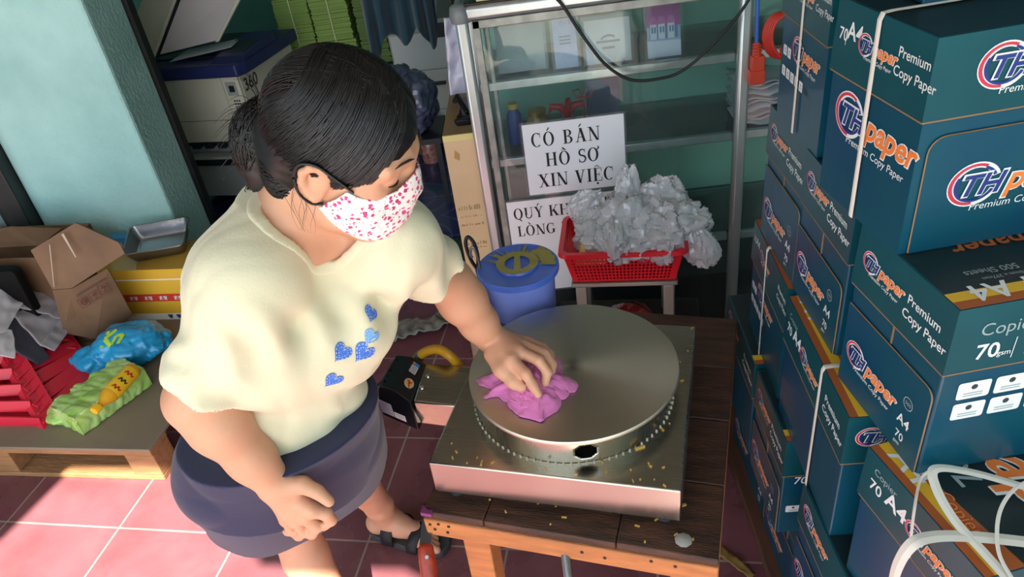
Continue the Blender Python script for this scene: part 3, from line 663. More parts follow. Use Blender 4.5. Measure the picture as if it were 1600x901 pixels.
b.add([(p.x, p.y, p.z+.0155) for p in vs], fs); b.build('pan', tr, steel_t, smooth=50, solid=.0016)
# red crate
crm = M('red_crate_plastic', 'd8243c', .35, spec=.5)
def crate():
    o = thing('plastic_crate', 'red slatted plastic crate heaped with clothes, far left', 'crate', (-1.80, 1.90, PTOP))
    B = [uz(70, 668, PTOP), uz(152, 585, PTOP), Vector((-1.95, 2.05, PTOP)), Vector((-2.03, 1.80, PTOP))]
    T = [ud(-2, 545, 2.53), ud(108, 523, 2.74), Vector((-2.0, 2.06, PTOP+.22)), Vector((-2.16, 1.86, PTOP+.24))]
    cen = sum(B, Vector())/4
    for i, (nm) in enumerate(('slatted_side',)*4):
        b0, b1, t0, t1 = B[i], B[(i+1) % 4], T[i], T[(i+1) % 4]; b = MB()
        nrm = (b1-b0).cross(t0-b0).normalized()
        for k in range(5):
            v0 = .01+.205*k; p, q = b0.lerp(t0, v0), b1.lerp(t1, v0); hh = (t0-b0).length*.142
            b.beam(p+(t0-b0).normalized()*hh*.5, q+(t1-b1).normalized()*hh*.5, .010, hh, up=(t0-b0).normalized())
        b.build(nm, o, crm, world=True, smooth=0, bevel=.002)
        # ribbed corner post
        b = MB(); e1 = (b1-b0).normalized(); e0 = (B[i-1]-b0).normalized()
        e1 = e1*1.5; b.prism([b0+e1*.045-nrm*.006, b0-(e1+e0)*.006, b0+e0*.03, b0+e0*.028+(e1+e0)*.008, b0+(e1+e0)*.008, b0+e1*.045+nrm*.010], t0-b0)
        for k in range(9): c_ = b0.lerp(t0, .05+.11*k); b.beam(c_-e1*.0-e0*.004, c_+e1*.046-e0*.004, .012, .008, up=(t0-b0).normalized())
        b.build('corner_post', o, crm, world=True, smooth=0, bevel=.0015)
    b = MB(); b.prism([p.lerp(cen, .04) for p in B], (0, 0, .006)); b.build('base', o, crm, world=True, smooth=0)
    return o
crate()
def garment(label, c4s, hx, seed, amp=.012, th=.008):
    o = thing('folded_garment', label, 'clothing', sum([Vector(p) for p in c4s[0]], Vector())/4)
    for c4 in c4s:
        b = MB(); drape(b, c4, 26, 20, amp, seed, 14); ob = b.build('cloth_fold', o, hx, world=True, smooth=180, solid=th); seed += 3
        sb = ob.modifiers.new('s', 'SUBSURF'); sb.levels = 1; sb.render_levels = 1
    return o
g_light = M('grey_garment', '9d979c', .9, bump=.1, bscale=200, sheen=.2); g_dark = M('charcoal_garment', '3c3c48', .9, sheen=.2); g_white = M('pale_garment', 'c9c6cc', .9, sheen=.2)
def K(px, py, d): return ud(px, py, d)
def G(px, py, o=0.0): return ud(px, py, 2.475+.0019*px+.0012*(540-py)+o)
garment('dark charcoal garment hanging over the red crate rim under grey clothes', [(G(-20, 520), G(58, 572), G(76, 560), G(30, 470))], g_dark, 2.0, .006)
garment('taupe grey garment folded over the right rim of the red crate', [(G(16, 492, -.02), G(62, 540, -.03), G(112, 508, -.02), G(84, 462, -.02)), (G(30, 482, -.04), G(98, 500, -.035), G(102, 468, -.02), G(44, 452, -.02)), (G(60, 541, -.04), G(84, 549, -.04), G(114, 507, -.03), G(92, 500, -.03))], g_light, 5.0, .008)
garment('pale grey garment on the left of the clothes heap in the red crate', [(G(-45, 535, -.05), G(8, 520, -.05), G(44, 462, -.04), G(-30, 446, -.03)), (G(-45, 548, -.04), G(24, 560, -.035), G(18, 515, -.05), G(-30, 500, -.05))], g_white, 8.0, .008)
# blue carrier bag
bagblue = M('blue_film', '1f9fd4', .25, coat=.5, var=.25, vscale=8, vcol='1577b8'); lime = M('lime_print', 'b4d83a', .4)
o = thing('carrier_bag', 'crumpled bright blue plastic carrier bag with lime print on the pallet', 'bag', (-1.54, 2.10, PTOP))
S = SDF((-1.78, 1.92, PTOP-.02), (-1.30, 2.30, .34), .004)
def bagfn(P):
    c = np.array([-1.53, 2.085, PTOP+.055]); q = (P-c)/np.array([.135, .10, .065]); r_ = np.linalg.norm(q, axis=-1)
    c2 = np.array([-1.65, 2.05, PTOP+.03]); q2 = (P-c2)/np.array([.08, .06, .04]); r2 = np.linalg.norm(q2, axis=-1)
    return np.maximum(np.minimum((r_-1)*.075, (r2-1)*.045)+wob(P, 26, 3)*.018+wob(P, 60, 4)*.006, PTOP+.001-P[..., 2])
S.put(bagfn, (-1.78, 1.92, PTOP-.02), (-1.30, 2.30, .34)); bg_o = S.build('bag_film', bagblue, o)
bv = bvh_of(bg_o); b = MB(); oo = uz(201, 534, .20)
decal(b, bv, [[(x*.03, y*.03) for x, y in q] for q in (_stroke([(-1, -1), (-.9, 1)], [.5, .5])+_stroke([(.1, 1), (-.8, 0), (.2, -1)], [.45]*3)+_stroke([(.3, -.9), (.4, .2), (1.1, .3), (1, -.9)], [.4]*4))], lime, oo, (.97, -.1, .2), (.1, .75, .66), .003); b.build('print', o, lime, world=True, smooth=0)
# green pack with the juice bottle on it
gm = M('green_film_pack', '9fce5a', .22, coat=.6, var=.5, vscale=14, vcol='d3e3a8')
o = thing('wrapped_pack', 'pack in thin green plastic on the pallet, yellow bottle lying on it', 'pack', (-1.52, 1.84, PTOP))
S = SDF((-1.74, 1.62, PTOP-.02), (-1.32, 2.06, .30), .0035)
ax = Vector((.52, .854, 0)).normalized(); ay = Vector((-.854, .52, 0)); cc = np.array([-1.525, 1.835, PTOP+.038])
def packfn(P):
    q = P-cc; x = q@np.array(ax); y = q@np.array(ay); z = q[..., 2]
    d = np.maximum(np.maximum(np.abs(x)-.125, np.abs(y)-.068), np.abs(z)-.032); cells = .004*np.abs(np.sin(x*math.pi/.062))*(1)+.003*np.abs(np.sin(y*math.pi/.068))
    d = d-.008+.006-cells+wob(P, 55, 7)*.007
    s_ = (P-(cc+np.array(ax)*-.09+np.array(ay)*.075-np.array([0, 0, .018]))); d2 = (np.linalg.norm(s_/np.array([.06, .06, .022]), axis=-1)-1)*.03+wob(P, 60, 9)*.008
    return np.maximum(np.minimum(d, d2), PTOP+.001-P[..., 2])
S.put(packfn, (-1.74, 1.62, PTOP-.02), (-1.32, 2.06, .30)); S.build('green_wrap', gm, o)
yl = M('yellow_label', 'ecc022', .3, coat=.4); amber = M('orange_juice', 'd9a020', .1, coat=.5)
bt0, bt1 = Vector((-1.455, 1.705, .232)), Vector((-1.40, 1.87, .245)); axb = (bt1-bt0).normalized(); L_ = (bt1-bt0).length
JB = thing('juice_bottle', 'yellow labelled juice bottle lying on the green pack', 'bottle', bt0)
RB = axb.to_track_quat('Z', 'Y').to_matrix()
b = MB(); b.lathe([(.010, .0), (.011, .018), (.016, .03), (.026, .05), (.0275, .06), (.0272, .064), (.0272, .155), (.0275, .157), (.0275, .165), (.024, .174), (0, .172)], (0, 0, 0), 28, R=RB); b.build('bottle_body', JB, amber, smooth=60)
b = MB(); b.lathe([(.0277, .06), (.0282, .062), (.0282, .157), (.0277, .159)], (0, 0, 0), 28, R=RB)
lb = b.build('label', JB, yl, smooth=60)
b = MB(); b.lathe([(0, -.014), (.013, -.014), (.0145, -.011), (.0145, .008), (0, .008)], (0, 0, 0), 24, R=RB); b.build('cap', JB, M('yellow_cap_plastic', 'e9b622', .3), smooth=40)
up_ = (CAM-bt0); nv = (up_-axb*up_.dot(axb)).normalized(); bv = bvh_of(lb); b = MB(); side = axb.cross(nv)
for k, (h_, hx) in enumerate(((.075, 'b8261e'), (.105, '2c2a1c'), (.135, 'b8261e'))):
    decal(b, bv, [[(x*.011, y*.011) for x, y in q] for q in _stroke([(-1.3, -.3), (-.7, .7), (-.2, -.5), (.4, .7), (.9, -.3), (1.4, .4)], [.4, .5, .35, .5, .4, .3])], M('script_'+hx, hx, .4), bt0+axb*h_, axb.cross(nv), axb, .0006)
b.build('label_print', lb, world=True, smooth=0) if b.v else None

# ================================================================== BACK ROOM
cream_p = M('copier_cream', 'cfccba', .45, var=.08, vscale=5); navy_p = M('copier_navy', '232c5c', .4); dark_p = M('copier_dark', '20242b', .4, var=.3, vscale=10); grey_p = M('copier_grey', '9aa09c', .45)
CO = thing('photocopier', 'cream and navy photocopier marked 360 with its lid raised', 'copier', (-1.30, 3.25, .10), math.radians(-13))
w_, d_, h_ = .56, .50, .665
b = MB(); b.m(cream_p).bx(-w_, 0, 0, d_, .34, h_); b.m(grey_p).bx(-w_+.01, -.01, .01, d_, .06, .34)
txt(b, '360', M('black_digits', '15171a', .4), (.0005, .012, h_-.085), (0, 1, 0), (0, 0, 1), .058, .12, .012)
b.build('body', CO, smooth=0, bevel=.004)
b = MB(); b.m(cream_p).bx(-w_-.002, -.09, -.012, 0, .355, h_-.01); b.m(dark_p).bx(-w_, -.002, -.0125, 0, .458, .462); b.build('front_door', CO, smooth=0, bevel=.003)
b = MB(); b.m(cream_p).bx(-.085, -.002, -.014, 0, .355, h_-.006)
b.m(grey_p).bx(-.07, -.02, -.018, -.012, .575, .635); b.m(dark_p).bx(-.055, -.03, -.021, -.012, .592, .62)
for i in range(7):
    for j in range(3): b.m(dark_p).bx(-.055+.012*j, -.048+.012*j, -.0155, -.012, .545-.014*i, .553-.014*i)
b.m(dark_p).bx(-.065, -.058, -.0155, -.012, .44, .452); b.build('control_strip', CO, smooth=0)
b = MB(); b.prism([(-w_-.03, -.05, h_), (.03, -.05, h_), (.05, .0, h_), (.05, d_, h_), (-w_-.03, d_, h_)], (0, 0, .055)); b.build('top_deck', CO, navy_p, smooth=0, bevel=.008)
b = MB(); b.bx(-w_+.02, -.12, .08, d_-.04, h_+.055, h_+.062); b.build('platen', CO, dark_p, smooth=0)
b = MB(); b.m(navy_p).hexa([(-.11, -.02, h_+.055), (.05, -.02, h_+.055), (.05, .3, h_+.055), (-.11, .3, h_+.055), (-.10, .02, h_+.075), (.05, .02, h_+.075), (.05, .3, h_+.10), (-.10, .3, h_+.10)]); b.m(dark_p).hexa([(-.08, .06, h_+.075), (.03, .06, h_+.075), (.03, .2, h_+.088), (-.08, .2, h_+.088), (-.08, .06, h_+.08), (.03, .06, h_+.08), (.03, .2, h_+.093), (-.08, .2, h_+.093)]); b.build('control_panel', CO, smooth=0, bevel=.003)
b = MB()
for i in range(6): b.bx(-w_+.06+.07*i, -w_+.10+.07*i, -.02, .005, .325, .345)
b.bx(-w_, -.02, -.015, .01, .338, .352); b.build('paper_tray_grip', CO, dark_p, smooth=0)
b = MB(); b.m(grey_p).bx(-w_, .06, -.06, .0, .285, .30); b.m(dark_p).bx(-w_, .04, -.03, .02, .24, .285); b.build('lower_tray', CO, smooth=0, bevel=.004)
q_ = [uy(238, 92, 3.42), uy(343, 65, 3.42), uy(392, -30, 3.52), uy(284, -34, 3.52)]; tv = Vector((-.14, .07, .05)); ux_ = (q_[1]-q_[0]); vx_ = (q_[3]-q_[0]); nl = ux_.cross(vx_).normalized()
if nl.y > 0: nl = -nl
b = MB(); b.m(cream_p).hexa([q_[0], q_[1], q_[1]+tv, q_[0]+tv, q_[3], q_[2], q_[2]+tv, q_[3]+tv])
pq = lambda u, v, o: q_[0]*(1-u)*(1-v)+q_[1]*u*(1-v)+q_[2]*u*v+q_[3]*(1-u)*v+nl*o
for (u0, u1, v0, v1, o_, mt) in ((.05, .97, .0, .97, .004, dark_p), (.12, .95, .03, .92, .012, M('platen_cover', 'c2bcbe', .6)), (.0, .05, .0, 1, .010, cream_p), (.95, 1.0, .0, 1, .012, cream_p)):
    b.m(mt).hexa([pq(u0, v0, 0), pq(u1, v0, 0), pq(u1, v1, 0), pq(u0, v1, 0), pq(u0, v0, o_), pq(u1, v0, o_), pq(u1, v1, o_), pq(u0, v1, o_)])
b.build('lid', CO, world=True, smooth=0, bevel=.004)
b = MB(); b.prism([(-.34, .02, h_+.064), (-.06, .1, h_+.09), (-.09, .24, h_+.09), (-.36, .2, h_+.064)], (0, 0, .002)); o = b.build('paper_sheet', None, M('loose_paper', 'b9c4cc', .6), smooth=0); o.matrix_basis = CO.matrix_basis.copy(); tag(o, 'loose sheet of paper lying on the photocopier deck', 'paper')
# lime strap hanging below, black bag on the floor in front of the copier
o = thing('green_bar', 'bright green bar leaning below the photocopier', 'bar', (-1.24, 3.12, .1)); b = MB(); b.beam((-1.215, 3.14, .1), (-1.30, 3.10, .36), .022, .01); b.build('bar', o, M('bright_green', '3fae3a', .4), world=True, smooth=0, bevel=.002)
o = thing('black_bin_bag', 'black plastic bag on the floor behind her shoulder', 'bag', (-1.18, 3.02, .1)); S = SDF((-1.34, 2.86, .08), (-1.02, 3.18, .32), .006)
S.put(lambda P: np.maximum((np.linalg.norm((P-np.array([-1.18, 3.02, .17]))/np.array([.10, .09, .09]), axis=-1)-1)*.09+wob(P, 30, 12)*.02, .101-P[..., 2]), (-1.34, 2.86, .08), (-1.02, 3.18, .32)); S.build('bag_film', M('black_film', '141518', .25, coat=.4), o)
o = thing('pink_cup', 'pink and blue cup just behind her hair bun', 'cup', CO.matrix_basis @ Vector((-.025, -.032, .3005))); 
b = MB(); b.m(M('pink_plastic', 'd0486a', .4)).lathe([(.018, .035), (.021, .075), (.018, .075), (.016, .04)], (0, 0, 0), 16); b.m(M('blue_cup', '3f74c0', .4)).lathe([(0, 0), (.016, 0), (.018, .035), (0, .036)], (0, 0, 0), 16); b.build('cup_body', o, smooth=40)
# steel bench behind: carries the green paper stacks
o = thing('storage_bench', 'dark bench carrying the green paper stacks by the back wall', 'bench', (-1.15, 4.1, .1))
b = MB(); b.bx(-1.75, -.735, 3.90, 4.4, .50, .54)
for x in (-1.72, -.76):
    for y in (3.9, 4.36): b.bx(x-.02, x+.02, y-.02, y+.02, .1, .5)
b.build('bench_top', o, M('dark_bench', '2a2c2a', .6), world=True, smooth=0)
paperg = M('green_paper_edges', '8fae5a', .8, var=.35, vscale=1.5, stretch=(1, 1, 120), vcol='6b8a44'); paperg2 = M('shaded_green_paper', '6d8a4a', .8, var=.4, vscale=1.5, stretch=(1, 1, 120), vcol='46602f'); paperb = M('blue_paper_edges', '2f6f9c', .8, var=.3, vscale=1.5, stretch=(1, 1, 120)); strp = M('pale_string', 'c3cf9a', .7)  # second green is a darker copy of the first, shade put into the colour
def ream_stack(label, x0, x1, y0, y1, z0, z1, mat, seed):
    random.seed(seed); o = thing('paper_bundle', label, 'paper stack', ((x0+x1)/2, (y0+y1)/2, z0)); b = MB(); n = max(4, int((z1-z0)/.008))
    for i in range(n):
        dx, dy = random.uniform(-.004, .004), random.uniform(-.005, .005); b.bx(x0+dx, x1+dx, y0+dy, y1+dy, z0+(z1-z0)*i/n+.0008, z0+(z1-z0)*(i+1)/n)
    b.build('sheets', o, mat, world=True, smooth=0); b = MB(); xm = (x0+x1)/2
    b.bx(xm-.003, xm+.003, y0-.008, y1+.008, z0, z1+.003); b.build('string', o, strp, world=True, smooth=0)
zb = .54; yf = 3.91
ream_stack('green paper bundle, left of the two lower ones on the dark bench', -1.30, -1.115, yf, yf+.26, zb, zb+.14, paperg, 1)
ream_stack('green paper bundle, right of the two lower ones on the dark bench', -1.105, -.90, yf, yf+.26, zb, zb+.15, paperg, 2)
ream_stack('tall green paper bundle on top, to the left', -1.285, -1.11, yf+.01, yf+.27, zb+.141, zb+.38, paperg, 3)
ream_stack('tall green paper bundle on top, to the right', -1.10, -.91, yf+.01, yf+.27, zb+.151, zb+.39, paperg, 4)
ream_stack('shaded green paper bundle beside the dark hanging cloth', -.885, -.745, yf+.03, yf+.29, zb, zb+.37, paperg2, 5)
ream_stack('blue paper bundle left of the green bundles', -1.45, -1.315, yf+.02, yf+.27, zb, zb+.10, paperb, 6)
# dark teal cloth hung over a line
cl = M('dark_teal_cloth', '123a4a', .85, sheen=.3); o = thing('hanging_cloth', 'dark teal cloth hanging from a line at the back', 'cloth', (-.55, 3.35, 1.3))
rows = []
for i in range(34):
    v = i/33; row = []
    for k in range(40):
        u = k/39; z = 1.34-(.54+.05*math.sin(u*7.5+.6)+.10*math.exp(-((u-.62)/.09)**2)+.05*math.sin(u*19)-.25*max(0, u-.78)/.22)*v
        row.append((-.72+.40*u-.02*v*math.sin(u*9), 3.35+.035*math.sin(u*38+v*2)*(.4+.6*v)+.02*math.sin(u*13+v*4), z))
    rows.append(row)
b = MB(); b.grid(rows); b.build('cloth', o, cl, world=True, smooth=180, solid=.003)
b = MB(); b.tube([(-1.6, 3.35, 1.345), (.2, 3.35, 1.345)], .004, 6); b.build('line', o, blk, world=True)
# second copier, grey and dark
C2 = thing('photocopier', 'pale grey photocopier with a charcoal side under the dark cloth', 'copier', (-.40, 3.80, .1), math.radians(-4))
b = MB(); b.m(grey_p).bx(-.32, .03, 0, .5, .05, .66); b.m(dark_p).bx(.03, .16, .02, .5, .03, .74); b.build('body', C2, bevel=.006, smooth=0)
b = MB(); b.bx(-.31, .02, -.008, 0, .20, .41); b.bx(-.31, .02, -.008, 0, .415, .60); b.bx(-.31, .02, -.008, 0, .06, .195); b.build('drawer_front', C2, M('copier_pale', 'c6cbc8', .45), smooth=0, bevel=.003)
b = MB(); b.bx(-.07, -.02, -.012, -.006, .57, .64); b.build('latch', C2, dark_p, smooth=0, bevel=.002); b = MB(); b.bx(-.12, -.06, -.03, -.006, .335, .35); b.build('drawer_pull', C2, dark_p, smooth=0, bevel=.002)
b = MB()
for i in range(7): b.lathe([(0, 0), (.012, .0), (.012, .004), (0, .004)], (.10+.012*math.sin(i*2), .018, .12+.07*i), 8, R=Matrix.Rotation(math.pi/2, 3, 'X'))
b.build('side_marks', C2, grey_p, smooth=0)
# netted plastic bag behind her hair
o = thing('clear_bag', 'crumpled grey clear bag with netting behind her hair', 'bag', (-.58, 3.25, .42))
S = SDF((-.86, 3.0, .38), (-.36, 3.46, .80), .006); S.put(lambda P: (np.linalg.norm((P-np.array([-.60, 3.22, .56]))/np.array([.15, .14, .15]), axis=-1)-1)*.12+wob(P, 28, 21)*.03+wob(P, 70, 22)*.008+np.maximum(.428-P[..., 2], 0)*9, (-.86, 3.0, .38), (-.36, 3.46, .80)); S.build('bag_film', M('smoky_film', '5d6480', .2, coat=.6, var=.6, vscale=12, vcol='23283a'), o)
o = thing('wire_stool', 'dark stool under the netted bag behind her', 'stool', (-.60, 3.22, .1)); b = MB(); b.bx(-.76, -.44, 3.08, 3.36, .40, .425)
for x in (-.74, -.46):
    for y in (3.1, 3.34): b.bx(x-.012, x+.012, y-.012, y+.012, .1, .4)
b.build('stool_body', o, dark_p, world=True, smooth=0)
# jar and pump bottle on the blue tiles
JX = uz(675, 251, .1); o = thing('snack_jar', 'clear jar of red snacks with a green lid on the blue tiles', 'jar', JX)
b = MB(); b.lathe([(0, .0), (.043, 0), (.046, .006), (.046, .115), (.04, .125)], (0, 0, 0), 28); b.build('jar_body', o, M('red_snacks', 'a8574c', .25, coat=.7, var=.7, vscale=60, vcol='d8b0a0'), smooth=50)
b = MB(); b.lathe([(0, .124), (.047, .124), (.047, .148), (.044, .152), (0, .152)], (0, 0, 0), 28); b.build('lid', o, M('green_lid', '2f9a4a', .35), smooth=40)
o = thing('pump_bottle', 'clear pump bottle with a white pump behind the red snack jar', 'bottle', JX+Vector((-.02, .12, 0)))
b = MB(); b.lathe([(0, 0), (.06, 0), (.066, .01), (.068, .14), (.055, .19), (.02, .225), (.018, .24)], (0, 0, 0), 28); b.build('bottle_body', o, M('amber_liquid', 'a08560', .12, coat=.7, var=.3, vscale=10), smooth=60)
b = MB(); b.lathe([(0, .235), (.02, .235), (.02, .262), (.008, .266), (.008, .30), (0, .30)], (0, 0, 0), 18); b.tube([(0, 0, .30), (-.02, -.02, .308), (-.05, -.04, .295)], [.012, .010, .005], 8); b.build('pump', o, wht, smooth=50)
# tall buff carton beside the showcase, scale on top
o = thing('buff_carton', 'tall buff cardboard carton beside the left end of the showcase', 'carton', (-.26, 2.07, 0))
buff = M('buff_card', 'd8ba92', .75, var=.25, vscale=9, vcol='b7996f'); b = MB(); b.m(buff).bx(-.285, -.195, 2.03, 2.38, 0, .845); b.m(M('kraft_top', '8d7653', .7, var=.2)).bx(-.285, -.195, 2.03, 2.38, .845, .848)
b.m(M('cream_edge', 'd9cc86', .7)).bx(-.2855, -.1945, 2.029, 2.05, .828, .846)
smud = M('faded_print', 'a58a68', .8); random.seed(9)
for z, h_ in ((.60, .02), (.575, .006), (.545, .010), (.475, .014), (.462, .008)):
    for i in range(9): x = -.278+.008*i+random.uniform(0, .003); b.m(smud).bx(x, x+random.uniform(.003, .008), 2.0295, 2.031, z, z+h_*random.uniform(.4, 1))
b.m(M('tape_scrap', 'b08a55', .5)).prism([(-.262, 2.0292, .775), (-.247, 2.0292, .765), (-.243, 2.0292, .785), (-.256, 2.0292, .80)], (0, .001, 0)); b.build('box_body', o, world=True, smooth=0)
o = thing('hole_punch', 'small black metal press on top of the buff carton', 'punch', (-.22, 2.16, .848)); b = MB(); b.bx(-.245, -.195, 2.09, 2.14, .848, .866); b.tube([(-.25, 2.1, .858), (-.195, 2.1, .872)], .008, 10); b.tube([(-.26, 2.28, .86), (-.24, 2.2, .90), (-.21, 2.12, .875)], [.010, .010, .008], 8); b.bx(-.24, -.2, 2.14, 2.3, .848, .862); b.build('press_body', o, M('black_metal', '17191d', .35, .5), world=True, bevel=.003)
o = thing('lilac_bag', 'pale lilac plastic sheet hanging behind the showcase corner', 'bag', (-.24, 2.385, .95)); b = MB(); drape(b, [(-.285, 2.385, .80), (-.20, 2.385, .82), (-.196, 2.385, 1.07), (-.262, 2.385, 1.09)], 12, 22, .014, 4.2, 22); b.build('film', o, M('lilac_film', 'c3c6dc', .3, coat=.5), world=True, smooth=60, solid=.003)
# green coarse mat on the raised floor's edge, foot of a grey rag
o = thing('green_mat', 'dark green coarse mat at the edge of the blue tiles', 'mat', (-.55, 2.52, .1)); b = MB(); drape(b, [(-.72, 2.47, .112), (-.33, 2.47, .112), (-.30, 2.70, .112), (-.70, 2.72, .112)], 40, 24, .008, 6, 60); b.build('mat', o, M('coarse_green', '2f4a38', .95, var=.6, vscale=120, vcol='16241c', bump=.5, bscale=160), world=True, smooth=60, solid=.012)
o = thing('grey_rag', 'crumpled grey rag on the maroon floor behind her arm', 'rag', (-.50, 2.28, 0)); b = MB(); drape(b, [(-.66, 2.16, .022), (-.40, 2.22, .03), (-.38, 2.32, .025), (-.62, 2.27, .022)], 30, 16, .018, 3.1, 26); b.build('rag', o, M('grey_rag', '8b8880', .9, var=.5, vscale=20, vcol='4a4744'), world=True, smooth=180, solid=.006)

# ================================================================== GRIDDLE TABLE
twood = M('worn_table_wood', '543424', .55, var=.8, vscale=7, vcol='22150f', stretch=(1.5, 9, 9), bump=.35, bscale=45, detail=8)
apron_m = M('orange_table_wood', 'c07a44', .6, var=.5, vscale=8, vcol='8a5430', stretch=(1.5, 8, 8), bump=.25, bscale=40)
TA, TR_, TZ = Vector((-.292, .905, 0)), math.radians(-17), .575
tb = thing('wooden_table', 'low worn wooden plank table under the steel crepe griddle', 'table', TA, TR_)
xs = [0, .107, .27, .40, .53]
for i, (y0, y1) in enumerate(((0, .155), (.158, .32), (.323, .48), (.483, .66))):
    cuts = [0, .12+.02*i, .36-.03*i, .53]
    for j in range(3): b = MB(); b.bx(cuts[j]+.0008, cuts[j+1]-.0008, y0, y1, TZ-.018, TZ-.0006*((i+j) % 2)); b.build('plank', tb, twood, bevel=.002)
b = MB(); b.bx(.0, .53, -.004, .022, TZ-.062, TZ-.0185); b.build('apron', tb, apron_m, bevel=.003)
for (x0, x1, y0, y1) in ((.0, .025, .025, .63), (.505, .53, .025, .63), (.0, .53, .633, .655)): b = MB(); b.bx(x0, x1, y0, y1, TZ-.062, TZ-.0185); b.build('apron', tb, apron_m, bevel=.003)
for x in (.055, .45):
    for y in (.026, .58): b = MB(); b.hexa([(x-.015, y+.01, 0), (x+.04, y+.01, 0), (x+.04, y+.05, 0), (x-.015, y+.05, 0), (x, y, TZ-.019), (x+.055, y, TZ-.019), (x+.055, y+.05, TZ-.019), (x, y+.05, TZ-.019)]); b.build('leg', tb, apron_m, bevel=.003)
b = MB()
for x0, z in ((.012, .545), (.03, .55), (.05, .548), (.02, .533), (.045, .53), (.30, .54), (.34, .535), (.42, .548), (.46, .545)): b.lathe([(0, .0), (.003, 0), (.003, .0015), (0, .0015)], (x0, -.004, z), 8, R=Matrix.Rotation(math.pi/2, 3, 'X'))
b.build('nail_heads', tb, dk, smooth=0)
b = MB(); b.prism([(-.002, -.0045, TZ+.0004), (.024, -.0045, TZ+.0004), (.018, .006, TZ+.0004), (.012, .003, TZ+.0004), (-.002, .012, TZ+.0004)], (0, 0, .0004)); b.bx(-.001, .02, -.0046, -.0038, TZ-.008, TZ); b.build('pink_stain', tb, M('pink_paint', '7d3568', .7), smooth=0)
# knife with a red wooden handle and a steel tube, both fixed to the table front
o = thing('knife', 'red wooden riveted knife handle sticking out below the table front', 'knife', uz(668, 850, .5)); hm = M('red_wood', 'a8361c', .4, var=.35, vscale=14, stretch=(6, 6, 1))
p0, p1 = uz(664, 848, .515), uz(676, 940, .44); d_ = (p1-p0).normalized(); rv = M('rivet', '8a8f90', .3, .9)
b = MB(); b.tube([p0, p0+d_*.008, p0.lerp(p1, .3), p0.lerp(p1, .65), p1-d_*.01, p1], [.008, .0145, .016, .0155, .017, .012], 14, flat=.75); b.build('handle', o, hm, world=True, smooth=70)
b = MB()
for t in (.22, .72):
    q = p0.lerp(p1, t); n_ = (CAM-q).normalized(); n_ = (n_-d_*n_.dot(d_)).normalized(); b.tube([q+n_*.008, q+n_*.0152], .0035, 10)
b.build('rivet', o, rv, world=True, smooth=40)
b = MB(); b.beam(p0+d_*.004, p0+Vector((.004, .055, .012)), .022, .002); b.build('blade', o, rv, world=True)
o = thing('steel_tube', 'short steel tube sticking out under the table front', 'pipe', uz(885, 860, .5)); p0, p1 = uz(883, 862, .52), uz(893, 935, .48)
b = MB(); ax_ = (p1-p0).normalized(); b.tube([p0, p1], .0085, 16, caps=False); b.tube([p1, p0], .0065, 16, caps=False); b.build('pipe_body', o, M('galvanised', '8c9396', .35, .9), world=True, smooth=70)
b = MB(); b.beam(p0+ax_*.02, p0+ax_*.02+Vector((.01, .07, .01)), .012, .006); b.build('bracket', o, rv, world=True)

# ================================================================== CREPE GRIDDLE
def brushed(name, hx, rough, aniso=.0, radial=False, sc=(2, 300, 2), tint=None):
    m = M(name, hx, rough, 1.0); t = m.node_tree; b = t.nodes['Principled BSDF']; b.inputs['Anisotropic'].default_value = aniso
    tc = nn(t, 'ShaderNodeTexCoord')
    if radial:
        tg = nn(t, 'ShaderNodeTangent', direction_type='RADIAL', axis='Z'); t.links.new(tg.outputs[0], b.inputs['Tangent'])
        sx = nn(t, 'ShaderNodeVectorMath', operation='LENGTH'); t.links.new(tc.outputs['Object'], sx.inputs[0])
        n = nn(t, 'ShaderNodeTexNoise', noise_dimensions='1D'); n.inputs['Scale'].default_value = 420; t.links.new(sx.outputs['Value'], n.inputs['W'])
        n2 = nn(t, 'ShaderNodeTexNoise'); n2.inputs['Scale'].default_value = 9; n2.inputs['Detail'].default_value = 6; t.links.new(tc.outputs['Object'], n2.inputs[0])
        r = nn(t, 'ShaderNodeMapRange'); r.inputs[3].default_value = rough-.05; r.inputs[4].default_value = rough+.1; t.links.new(n2.outputs[0], r.inputs[0]); t.links.new(r.outputs[0], b.inputs['Roughness'])
        # worn brown ring at the hub
        cr = nn(t, 'ShaderNodeValToRGB'); e = cr.color_ramp.elements; e[0].position = 0; e[0].color = lin('6a645a'); e[1].position = .026; e[1].color = lin(hx)
        t.links.new(sx.outputs['Value'], cr.inputs[0]); t.links.new(cr.outputs[0], b.inputs['Base Color'])
    else:
        mp = nn(t, 'ShaderNodeMapping'); mp.inputs['Scale'].default_value = sc; t.links.new(tc.outputs['Object'], mp.inputs[0])
        n = nn(t, 'ShaderNodeTexNoise'); n.inputs['Scale'].default_value = 3; n.inputs['Detail'].default_value = 6; t.links.new(mp.outputs[0], n.inputs[0])
        r = nn(t, 'ShaderNodeMapRange'); r.inputs[3].default_value = rough-.08; r.inputs[4].default_value = rough+.1; t.links.new(n.outputs[0], r.inputs[0]); t.links.new(r.outputs[0], b.inputs['Roughness'])
    return m
st_top = brushed('brushed_steel_plate', 'cfcdbd', .38, .75, True); st_box = brushed('brushed_steel_box', 'b9b6aa', .24, .3)
GR = math.radians(-15); GC = Vector((.0085, 1.085, 0)); GZ = .675
gd = thing('crepe_griddle', 'stainless steel crepe griddle with a round cooking plate on the wooden table', 'griddle', GC, GR)
b = MB(); s_ = .222; b.bx(-s_, s_, -s_, s_, .598, GZ); b.build('base_box', gd, st_box, bevel=.003)
